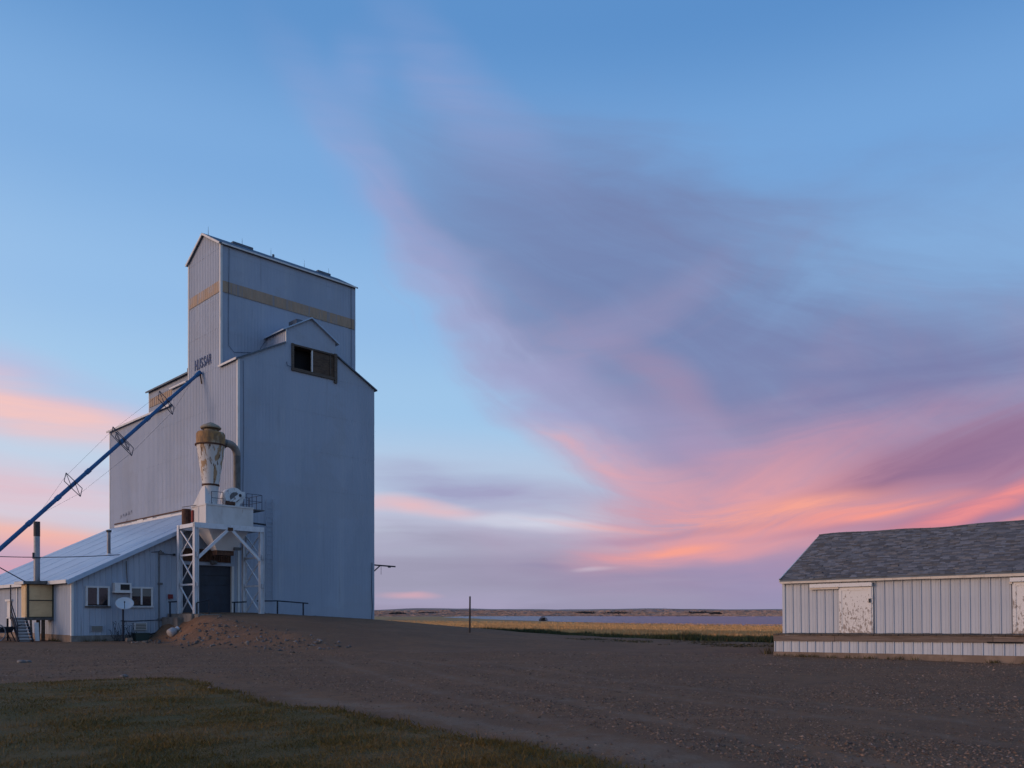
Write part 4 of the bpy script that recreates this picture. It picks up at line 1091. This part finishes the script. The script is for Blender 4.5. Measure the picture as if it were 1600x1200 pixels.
    b = MB(); b.hull8([(17.15,47.6,g2-.05),(17.5,47.55,g2-.05),(17.52,47.9,g2-.05),(17.14,47.9,g2-.05),(17.2,47.63,g2+.20),(17.46,47.6,g2+.22),(17.47,47.85,g2+.20),(17.18,47.86,g2+.19)])
    o = b.build('concrete_block', M['footing'], None, Vector((17.3,47.75,0))); o.location = E(17.3, 47.75, 0); o.rotation_euler = (0,0,R(45)); tag(o, 'pale chipped concrete block left of the green tub', 'block')
    g3 = gz(*E(19.1, 46.2).xy)
    j = grid_thing('white_jug', 19.1, 46.2, g3, 'white bottle-shaped drum tipped against the concrete ramp wall', 'drum')
    base = Vector((18.92, 46.15, g3+.16)); axd = Vector((.55, .12, .30)).normalized()
    prof = [(.02,0),(.22,.01),(.25,.06),(.25,.28),(.21,.38),(.12,.47),(.11,.55)]
    mb = MB(); n = 20; u = axd.orthogonal().normalized(); w = axd.cross(u); vs = []
    for r, h in prof:
        for i in range(n):
            q = 2*math.pi*i/n; vs.append(base+axd*h+u*r*math.cos(q)+w*r*math.sin(q))
    mb.add(vs, [(k_*n+i, k_*n+(i+1)%n, (k_+1)*n+(i+1)%n, (k_+1)*n+i) for k_ in range(len(prof)-1) for i in range(n)], True)
    mb.build('body', M['blind2'], j)
    MB().tube(base+axd*.53, base+axd*.64, .14, n=16).build('cap', M['dish'], j)
    # ramp walls
    o = grid_thing('ramp_wall', 20.0, 45, 0, 'stepped grey concrete retaining wall beside the earth ramp', 'retaining wall')
    MB().box(19.62, 19.95, 46.7, 48.9, -.3, Zr(-.28)).build('wall_block', M['concrete'], o)
    MB().box(19.95, 20.7, 45.6, 48.9, .2, Zr(-.07)).build('wall_block', M['concrete'], o)
    MB().box(20.1, 21.5, 45.05, 45.58, .3, Zr(-.10)).build('wall_block', M['concrete'], o)
    # guard rails
    def guard(pts, label, posts):
        o = grid_thing('guard_rail', pts[0][0], pts[0][1], 1.5, label, 'railing', 'black pipe guard rails at the ramp')
        MB().path([(a, b, Zr(h)) for a, b, h in pts], .04).build('rail', M['black'], o)
        for (a, b, h) in posts:
            MB().bar((a, b, Zr(-.5)), (a, b, Zr(h)), .07).build('post', M['black'], o)
    guard([(24.9, 47.4, .72), (26.3, 47.4, .74), (28.5, 47.4, .60)], 'longer black pipe railing before the elevator wall, right of the steel legs', [(25.15, 47.4, 1.15), (26.3, 47.4, .74), (28.15, 47.4, .62)])
    guard([(23.35, 47.6, .62), (24.3, 47.6, .66)], 'short black railing between the big door and the right steel legs', [(23.5, 47.6, .62)])
    guard([(19.75, 48.3, .62), (20.75, 48.3, .66)], 'short black railing on the concrete wall left of the big door', [(19.85, 48.3, .62)])
    guard([(20.3, 45.7, .55), (20.95, 45.5, .75)], 'bent black railing at the foot of the front left steel leg', [(20.3, 45.7, .55), (20.95, 45.5, .75)])
build_left()

# ------------------------------------------------------------------ overhead wires
def wire(name, p, q, sag, r, label):
    p, q = Vector(p), Vector(q); pts = []
    for i in range(25):
        t = i/24; v = p.lerp(q, t); v.z -= sag*4*t*(1-t); pts.append(v)
    o = MB().path(pts, r, 6).build(name, M['cable']); tag(o, label, 'cable'); return o
wire('power_cable', E(19.46, 48.9, Zr(3.6)), ((-130-800)/1280*43, 43, Zr(3.2)), .32, .022, 'thin cable sagging from the shed wall past the chimney pipe to the left')
wire('guy_cable', E(13.25, 51.95, Zr(1.72)), ((-60-800)/1280*44, 44, Zr(3.55)), .0, .03, 'dark straight cable from the booth roof up to the left')

# ------------------------------------------------------------------ warehouse on the right
def build_warehouse():
    t = empty('warehouse', (10.85, 32.6, 0), 0, 'long low white ribbed metal warehouse with grey shingle roof and loading dock', 'warehouse')
    t.rotation_euler = (0, R(-.68), R(-39.1)); t['_o'] = (0, 0, 0)
    L, W = 15.0, 9.2; zf, ze = .785, 2.99; zr = 5.03
    p = .31
    def share(me, name, par, loc, mat=None):
        o = bpy.data.objects.new(name, me); COL.objects.link(o); o.parent = par; o.location = loc; return o
    core = MB().box(.0, L, .03, W, .2, ze-.04).build('wall', M['wpanel'], t)
    def panel_mesh(h, w=p):
        mb = MB()
        prof = [(0, 0), (.02, -.038), (.05, -.038), (.07, 0), (w*.60, -.004), (w*.62, -.010), (w*.65, -.010), (w*.67, -.004), (w-.004, 0)]
        vs = [(x, y, z) for x, y in prof for z in (0, h)]
        fs = [(2*i, 2*i+2, 2*i+3, 2*i+1) for i in range(len(prof)-1)]
        mb.add(vs, fs); k = len(prof)
        me = mb.mesh('wall_panel'); me.materials.append(M['wpanel']); return me
    pm = panel_mesh(ze-.19-zf)
    n = int(L/p)
    for i in range(n): share(pm, 'wall_panel', core, (i*p, .0, zf))
    # gable end
    ge = MB(); ge.add([(0,.03,.2),(0,W,.2),(0,W,ze),(0,W/2,zr-.06),(0,.03,ze)], [(0,4,3,2,1)]); ge.add([(L,.03,.2),(L,W,.2),(L,W,ze),(L,W/2,zr-.06),(L,.03,ze)], [(0,1,2,3,4)])
    ge.build('gable_wall', M['wpanel'], t)
    # roof deck and shingles
    sl = (zr-ze)/(W/2); ov = .22
    rf = MB()
    roof_slab(rf, [(-.08,-ov,ze-sl*ov+.015), (L+.2,-ov,ze-sl*ov+.015), (L+.2,W/2,zr-.06), (-.08,W/2,zr-.06)], .07)
    roof_slab(rf, [(L+.2,W+ov,ze-sl*ov+.02), (-.08,W+ov,ze-sl*ov+.02), (-.08,W/2,zr), (L+.2,W/2,zr)], .07)
    roof = rf.build('roof', M['roof'], t)
    sag = lambda x_: .028*math.sin(x_*.9+.6)+.016*math.sin(x_*2.3)
    V = []; F = []; C = []
    slope_len = math.hypot(W/2+ov, zr-ze+sl*ov); ex = .135; rows = int(slope_len/ex)
    dy, dz = (W/2+ov)/slope_len, (zr-ze+sl*ov)/slope_len
    for r in range(rows+1):
        s0 = r*ex-.02; x = -.12-random.uniform(0, .3)
        while x < L+.2:
            w = random.choice((.16, .20, .26, .31, .33)); x1 = min(x+w, L+.22); x0_ = max(x, -.10)
            if x1-x0_ < .03: x += w; continue
            dd = random.choice((0, 0, .012, .02)); sa, sb = s0-dd, min(s0+ex+.03, slope_len)
            lift = .016+random.uniform(0, .010)+(.035 if random.random() < .02 else 0); k = len(V)
            def P_(s, x_, h): return (x_, -ov+dy*s-dz*h, ze-sl*ov+.02+dz*s+dy*h+sag(x_)*s/slope_len)
            V += [P_(sa, x0_+.004, lift), P_(sa, x1-.004, lift), P_(sb, x1-.004, .004), P_(sb, x0_+.004, .004), P_(sa, x0_+.004, .001), P_(sa, x1-.004, .001)]
            F += [(k, k+1, k+2, k+3), (k+4, k+5, k+1, k)]
            q = random.random(); base = .072+.095*random.random()**1.2
            tone = (.96, 1.04, 1.22) if q < .62 else ((1.04, 1.02, 1.06) if q < .88 else (.85, .95, 1.15))
            C += [[base*tone[0], base*tone[1], base*tone[2]]]*6
            x += w
    so = mesh_np('shingles', np.array(V), np.array(F), M['shingle'], np.array(C)); so.parent = roof; so['kind'] = 'stuff'; so['label'] = 'mottled blue grey asphalt shingles'
    for k in range(int(L/.3)+1):
        xa = -.10+k*.3; MB().bar((xa, W/2, zr+.012+sag(xa)), (xa+.305, W/2, zr+.016+sag(xa+.3)), .24, .03).build('ridge_shingle', M['roof'], roof)
    MB().bar((-.09, -ov, ze-sl*ov-.02), (-.09, W/2, zr-.05), .04, .15).build('rake_board', M['trim'], roof)
    x = -.06
    while x < L:
        w = random.uniform(1.2, 2.6); w = min(w, L+.1-x); h = random.uniform(.095, .12)
        MB().box(x, x+w-.006, -ov+.005, -ov+.05, ze-sl*ov-.055-h+.02, ze-sl*ov-.056).build('eave_board', M['wtrim'], roof); x += w
    MB().box(-.06, L, -ov+.05, .0, ze-sl*ov-.11, ze-sl*ov-.09).build('soffit', M['wtrim'], roof)
    # corner trim
    MB().box(-.05, .05, -.05, .0, zf, ze-.12).box(-.05, .0, .0, .12, zf, ze-.12).build('corner_trim', M['wpanel'], t)
    # sliding doors
    for (x0, x1, h0, lab) in ((2.16, 3.33, 1.08, 'white sliding door with paint peeling to bare wood'), (7.85, 9.1, 7.78, 'second white sliding door, cut by the picture edge')):
        zt_ = Zr(.92)
        d = MB()
        nb = 1
        do = MB().box(x0, x1, -.095, -.048, zf+.01, zt_).build('sliding_door', M['peel'], t, label=lab)
        for (p0, p1, q0, q1) in ((x0, x0+.10, zf+.01, zt_), (x1-.10, x1, zf+.01, zt_), (x0+.10, x1-.10, zt_-.12, zt_), (x0+.10, x1-.10, zf+.01, zf+.12)):
            MB().box(p0, p1, -.112, -.096, q0, q1).build('door_rail', M['peel'], do)
        MB().box(x1-.09, x1-.02, -.145, -.113, 1.95, 2.10).build('latch', M['black'], do)
        MB().box(x1-.04, x1+.05, -.125, -.113, 2.10, 2.16).build('hasp', M['frame'], do)
        MB().box(h0, x1+.04, -.20, -.05, zt_+.02, zt_+.16).build('track_cover', M['peel'], t)
        MB().box(h0-.02, x0, -.16, -.05, zt_-.05, zt_+.018).build('track', M['wtrim'], t)
        MB().box(x1+.002, x1+.05, -.09, -.042, zf, zt_).build('door_stop', M['peel'], t)
    # loading dock
    dx0, dy0 = .28, -1.8
    dk = MB().box(dx0+.05, L, dy0+.06, -.05, .15, zf-.30).build('dock', M['concrete'], t, label='raised loading dock along the warehouse front')
    x = dx0
    i = 0
    for w in (2.25, 5.0, 2.4, 2.6, 2.6):
        w = min(w, L-x)
        if w <= 0: break
        MB().box(x, x+w-.012, dy0-.05-.006*(i % 2), dy0+.08, zf-.245+.012*(i % 3), zf-.03).build('edge_beam', M['beam'], dk); x += w; i += 1
    pl = MB().box(0, .19, 0, 1.86, 0, .045).mesh('deck_plank'); pl.materials.append(M['wood'])
    x = dx0
    while x < L-.2:
        o = share(pl, 'deck_plank', dk, (x, dy0-.07+random.uniform(-.03, .02), zf-.03+.002+random.uniform(0, .018))); x += .20
    sk = panel_mesh(.42, .30)
    x = dx0
    while x < L-.3:
        share(sk, 'skirt_panel', dk, (x, dy0-.0, .14)); x += .30
    ek = MB(); ek.box(dx0, dx0+.05, dy0+.0, -.06, .14, zf-.25); ek.build('skirt_end', M['wpanel'], dk)
    MB().box(dx0-.02, L, dy0-.03, dy0+.2, -.40, .138).build('dock_footing', M['footing'], dk)
    MB().box(.0, L, .0, W, -.4, .19).build('footing', M['footing'], t)
    MB().box(7.35, 8.35, dy0-.066, dy0-.058, zf-.245, zf-.20).build('gap_shade_strip', M['dark'], dk)  # thin black strip on the timber face; its colour stands in for a gap's shade
build_warehouse()

# ------------------------------------------------------------------ lone post, stones
p = on_ground(734, 988.5)
o = grid_thing('wooden_post', 0, 0, 0, 'thin dark wooden pole standing alone at the edge of the field', 'pole')
o.location = p; o.rotation_euler = (0, R(.4), 0)
hgt = 56*p.y/1280
MB().tube((0, 0, -.4), (0, 0, hgt), .055, .045, n=10).build('post', M['pole'], o)
MB().tube((0, 0, hgt-.02), (0, 0, hgt+.03), .052, .04, n=10).build('post_cap', M['duct'], o)

def blob_rock(n_lat=5, n_lon=8, seed=0):
    r = random.Random(seed); vs = []; ph = [r.uniform(0, 6) for _ in range(4)]
    for i in range(n_lat+1):
        th = math.pi*i/n_lat
        for k in range(n_lon):
            q = 2*math.pi*k/n_lon; s = 1+.22*math.sin(2*q+ph[0])+.15*math.sin(3*q+ph[1]+th*2)+r.uniform(-.1, .1)
            vs.append((s*math.sin(th)*math.cos(q), s*math.sin(th)*math.sin(q), .6*math.cos(th)*(1+r.uniform(-.08, .08))))
    fs = [(i*n_lon+k, i*n_lon+(k+1)%n_lon, (i+1)*n_lon+(k+1)%n_lon, (i+1)*n_lon+k) for i in range(n_lat) for k in range(n_lon)]
    return vs, fs
M['stone'] = pmat('field_stone', (.20,.185,.175), [((.12,.105,.10), 6, (1,1,1), .4, .6, .8)], rough=.9, bump=.3, bscale=30)
for (px, py, s, lab) in ((34, 1036, .16, 'pale flat stone lying left on the gravel yard'), (44, 1035, .11, 'small pale stone right beside the flat stone on the gravel yard'), (194, 1058, .11, 'small dark stone at the far edge of the lawn'),
                     (328, 1077, .08, 'little dark stone where the lawn edge turns')):
    q = on_ground(px, py); vs, fs = blob_rock(seed=px)
    mb = MB().add([(v[0]*s, v[1]*s*.8, v[2]*s*.8) for v in vs], fs, True)
    o = mb.build('stone', M['stone'], None, Vector((0,0,0))); o.location = (q.x, q.y, q.z+s*.2); tag(o, lab, 'stone')

# ------------------------------------------------------------------ gravel, rubble
def rocks(name, xy, size, shade, flat, label):
    n = len(xy)
    base = np.array([(1,0,0),(0,1,0),(-1,0,0),(0,-1,0),(0,0,1),(0,0,-1),(.7,.7,.35),(-.7,.6,.4)], float)[:6]
    tri = np.array([(0,1,4),(1,2,4),(2,3,4),(3,0,4),(1,0,5),(2,1,5),(3,2,5),(0,3,5)])
    ang = rng.uniform(0, 2*np.pi, n); jit = 1+rng.uniform(-.35, .35, (n, 6, 1))
    v = base[None]*jit; v = v+rng.uniform(-.25, .25, v.shape)*np.array([1, 1, .6])
    c, s = np.cos(ang)[:, None], np.sin(ang)[:, None]
    asp = rng.uniform(.6, 1.0, n)[:, None]
    x = v[..., 0]; y = v[..., 1]*asp
    X_ = (x*c-y*s)*size[:, None]; Y_ = (x*s+y*c)*size[:, None]; Z_ = v[..., 2]*size[:, None]*flat
    z = ground_z(xy[:, 0], xy[:, 1])
    P = np.stack([X_+xy[:, :1], Y_+xy[:, 1:2], Z_+(z+size*flat*.25)[:, None]], -1).reshape(-1, 3)
    F = (tri[None]+np.arange(n)[:, None, None]*6).reshape(-1, 3)
    ob = mesh_np(name, P, F, M['rubble'], np.repeat(shade, 6, 0)); tag(ob, label, name.replace('_', ' '), kind='stuff'); return ob
def stone_shade(n, k=1.0):
    b = (.055+.12*rng.random(n)**1.8)*k; w = rng.random(n)
    s = np.stack([b*(1.42+.42*w), b*(1.03+.08*w), b*(.84-.14*w)], 1)
    pale = rng.random(n) < .03; s[pale] *= 1.5; return s
N = 90000
yy = 7.5*np.exp(rng.random(N)*math.log(36/7.5)); xx = (rng.random(N)-.5)*2*.70*yy
patch = wob(xx, yy, 1.1, 3)+wob(xx, yy, .5, 1)*.8+rng.normal(0, .45, N)
d_e = edge_dist(xx, yy)
keep = ~inside(xx, yy, LAWN_E) & (patch > -.6) & ~((lanes(xx, yy) > .35) & (rng.random(N) < .85)) & ~((d_e < 1.5) & (rng.random(N) < .82))
a_ = (xx+yy)*SQ; keep &= ~((a_ > 14) & (yy > 33))
# keep clear of the warehouse dock
lx = (xx-10.85)*.776+(yy-32.6)*-.631; ly = (xx-10.85)*.631+(yy-32.6)*.776
keep &= ~((lx > 0) & (ly > -2.0))
xy = np.stack([xx, yy], 1)[keep]; sz = (.006+.018*rng.random(len(xy))**2.6)*(1+.02*xy[:, 1])*(1+.25*wob(xy[:, 0], xy[:, 1], .9, 7))
rocks('loose_gravel', xy, sz, stone_shade(len(xy)), .6, 'loose brown gravel scattered over the yard')
N = 1500
aa = rng.normal(18.3, 1.1, N); bb = rng.uniform(29, 47.5, N)
xr, yr = (aa-bb)*SQ, (aa+bb)*SQ
keep = (aa > 15.8) & (aa < 20.6) & ~((aa > 19.4) & (bb > 44.6)) & (wob(xr, yr, 1.3, 2)+rng.normal(0, .5, N) > -.2)
xy = np.stack([xr, yr], 1)[keep]; sz = .025+.10*rng.random(len(xy))**4.5
rocks('ramp_rubble', xy, sz, stone_shade(len(xy), 1.0)*np.array([[.72, .98, 1.25]]), .75, 'broken stones and clods on the flank of the earth ramp')

# ------------------------------------------------------------------ turf, weeds, dry grass
def blades(name, x, y, h, w, shade, lean, label, zoff=.01):
    n = len(x); z = ground_z(x, y)+zoff-.02
    q = rng.uniform(0, 2*np.pi, n); ux, uy = np.cos(q)*w/2, np.sin(q)*w/2
    lx = rng.normal(0, lean, n)*h; ly = rng.normal(0, lean, n)*h
    P = np.stack([np.stack([x-ux, y-uy, z], 1), np.stack([x+ux, y+uy, z], 1), np.stack([x+lx, y+ly, z+h], 1)], 1).reshape(-1, 3)
    F = np.arange(n*3).reshape(-1, 3)
    ob = mesh_np(name, P, F, M['leaf'], np.repeat(shade, 3, 0)); tag(ob, label, name.replace('_', ' '), kind='stuff'); return ob
N = 260000
yy = 7.4*np.exp(rng.random(N)*math.log(21/7.4)); xx = -(rng.random(N)*.75*yy)+rng.random(N)*.25*yy
k = inside(xx+rng.normal(0, .13, N), yy+rng.normal(0, .13, N), LAWN_E); xx, yy = xx[k], yy[k]; n = len(xx)
pt_ = wob(xx, yy, .8, 1)+.7*wob(xx, yy, 2.1, 4)+rng.normal(0, .35, n)
ed = edge_dist(xx, yy)
f = np.clip(.60+pt_*.9, 0, 1)[:, None]; f = np.where((ed < .35)[:, None], f*.35, f)
sh = (1-f)*np.array([[.094, .064, .010]])+f*np.array([[.200, .106, .028]])
sh *= rng.uniform(.6, 1.4, n)[:, None]
hh = rng.uniform(.015, .05, n)*np.where(ed < .35, 1.5, 1)*np.where(rng.random(n) < .02, 2.4, 1)*(1+.5*wob(xx, yy, 3.1, 2))
blades('turf', xx, yy, hh, .006+.0008*yy, sh, .6, 'short worn grass of the near lawn', .02)
N = 42000
aa = rng.uniform(41.2, 46.8, N); bb = rng.uniform(8, 50, N); xx, yy = (aa-bb)*SQ, (aa+bb)*SQ
cl = wob(xx, yy, .45, 2)+.8*wob(xx, yy, 1.4, 6)
k = rng.random(N) < np.clip(.55+cl*.6, .08, 1); xx, yy, cl, aa = xx[k], yy[k], cl[k], aa[k]; n = len(xx)
sh = np.array([[.040, .050, .018]])*rng.uniform(.5, 1.6, n)[:, None]; dry = rng.random(n) < .16; sh[dry] = np.array([.085, .06, .03])*rng.uniform(.6, 1.2, dry.sum())[:, None]
blades('green_weeds', xx, yy, np.clip(.15+.18*cl, .06, .6)*rng.uniform(.5, 1.4, n), .06*np.ones(n), sh, .35, 'strip of dark green weeds along the yard edge')
N = 7000
aa = rng.uniform(34, 41.5, N); bb = rng.uniform(8, 30, N); xx, yy = (aa-bb)*SQ, (aa+bb)*SQ
cl = wob(xx, yy, .8, 5)+.8*wob(xx, yy, 1.9, 1)
lx = (xx-10.85)*.776+(yy-32.6)*-.631; ly = (xx-10.85)*.631+(yy-32.6)*.776
k = (cl > .15) & ~((lx > -.1) & (ly > -2.0)); xx, yy = xx[k], yy[k]; n = len(xx)
blades('yard_weeds', xx, yy, rng.uniform(.03, .09, n), .10*np.ones(n), np.array([[.06, .052, .026]])*rng.uniform(.5, 1.5, n)[:, None], .5, 'sparse low weeds beyond the gravel')
N = 150000
aa = 35.5*np.exp(rng.random(N)*math.log(520/35.5)); ra = rng.uniform(-.46, .46, N); bb = aa*(1-ra)/(1+ra); xx, yy = (aa-bb)*SQ, (aa+bb)*SQ
k = (aa > 46.5+rng.normal(0, .3, N)) | ((bb > 50.5) & (aa > 36)); xx, yy, aa = xx[k], yy[k], aa[k]; N = len(xx)
tone = np.clip(.5+.6*wob(xx, yy, .03, 2)+.5*wob(xx, yy, .11, 4), 0, 1)[:, None]
sh = ((1-tone)*np.array([[.56, .29, .12]])+tone*np.array([[.66, .37, .15]]))*rng.uniform(.7, 1.2, N)[:, None]
hg = rng.uniform(.14, .36, N)*(1+.0008*aa); wd_ = .05+.0022*aa
M2 = 26000
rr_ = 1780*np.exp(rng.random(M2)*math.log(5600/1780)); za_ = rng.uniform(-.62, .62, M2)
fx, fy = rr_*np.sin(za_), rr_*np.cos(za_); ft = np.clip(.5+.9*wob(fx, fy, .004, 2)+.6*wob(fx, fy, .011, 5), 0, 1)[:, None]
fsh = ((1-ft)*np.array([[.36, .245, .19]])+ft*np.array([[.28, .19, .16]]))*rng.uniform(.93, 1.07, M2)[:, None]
xx, yy = np.concatenate([xx, fx]), np.concatenate([yy, fy]); sh = np.concatenate([sh, fsh])
hg = np.concatenate([hg, .00055*rr_*rng.uniform(.7, 1.2, M2)]); wd_ = np.concatenate([wd_, .011*rr_])
blades('dry_grass', xx, yy, hg, wd_, np.clip(sh, .02, 1), .3, 'tall golden dry grass of the field and far hills')

tx, ty, th = [], [], []
def tufts(p, q, n, h):
    for _ in range(n):
        t = random.random(); c = Vector(p).lerp(Vector(q), t); m_ = random.randint(4, 16)
        for _ in range(m_): tx.append(c.x+random.gauss(0, .08)); ty.append(c.y+random.gauss(0, .08)); th.append(h*random.uniform(.4, 1.3))
tufts(E(15, 48.75), E(19.3, 48.75), 26, .16); tufts(E(14.55, 49.3), E(14.55, 52), 8, .2); tufts(E(26, 48.8), E(34.8, 48.8), 26, .10)
wl = lambda lx, ly: Vector((10.85+.776*lx+.631*ly, 32.6-.631*lx+.776*ly, 0))
tufts(wl(.2, -1.92), wl(9.5, -1.92), 46, .13); tufts(wl(-.15, -1.6), wl(-.15, 3), 26, .3)
tx, ty, th = np.array(tx), np.array(ty), np.array(th)
blades('base_weeds', tx, ty, th, .02+.05*th, np.array([[.085, .065, .025]])*rng.uniform(.5, 1.4, len(tx))[:, None], .4, 'small weed tufts along the foot of the buildings')

# ------------------------------------------------------------------ shrub on the shore and far clumps
def leafy(name, loc, rx, rz, n, leaf, dark, label, cat, group=None):
    t = empty(name, loc, 0, label, cat, group)
    c = rng.normal(0, .42, (n, 3)); c /= np.maximum(1, np.linalg.norm(c, axis=1, keepdims=True))
    c[:, 0] *= rx; c[:, 1] *= rx*.7; c[:, 2] = np.abs(c[:, 2])*rz*1.2+.1*rz*rng.random(n)
    d1, d2 = rng.normal(0, 1, (n, 3)), rng.normal(0, 1, (n, 3))
    d1 /= np.linalg.norm(d1, axis=1, keepdims=True); d2 /= np.linalg.norm(d2, axis=1, keepdims=True)
    P = np.stack([c-d1*leaf, c+d1*leaf, c+d2*leaf*1.3], 1).reshape(-1, 3)
    sh = np.array([dark])*rng.uniform(.5, 1.6, n)[:, None]
    o = mesh_np('crown', P, np.arange(n*3).reshape(-1, 3), M['leaf'], np.repeat(sh, 3, 0)); o.parent = t
    mb = MB()
    for i in range(5):
        mb.tube((0, 0, -.3), (random.uniform(-.5, .5)*rx, random.uniform(-.3, .3)*rx, rz*.7), .02*rx+.04, .02*rx, n=6)
    mb.build('trunk', M['bark'], t, Vector((0,0,0)))
    return t
q = on_ground(849, 970.4)
leafy('shore_shrub', q, 4.2, 3.6, 700, .42, (.026, .024, .020), 'dark round shrub on the near shore of the lake', 'shrub')
for (px, py, rx, rz, lab) in ((622, 0, 24, 7, 'far dark tree clump on the horizon nearest the elevator'), (668, 0, 40, 6, 'long low tree clump on the far shore left of the middle'), (915, 0, 34, 9, 'far tree clump on the hill in the middle of the horizon'),
                       (965, 0, 50, 10, 'widest far tree clump right of the middle of the horizon'), (1092, 0, 46, 9, 'far dark tree clump on the horizon toward the warehouse'), (1118, 0, 18, 8, 'small far tree clump nearest the warehouse')):
    dd = 2600 if rx > 30 else 2300
    x, y = (px-800)/1280*dd, dd
    leafy('far_trees', (x, y, gz(x, y)), rx, rz*.6, 500, 2.4, (.035, .032, .034), lab, 'trees', 'tree clumps on the far shore')

for ob in bpy.data.objects:
    if '_o' in ob: del ob['_o']
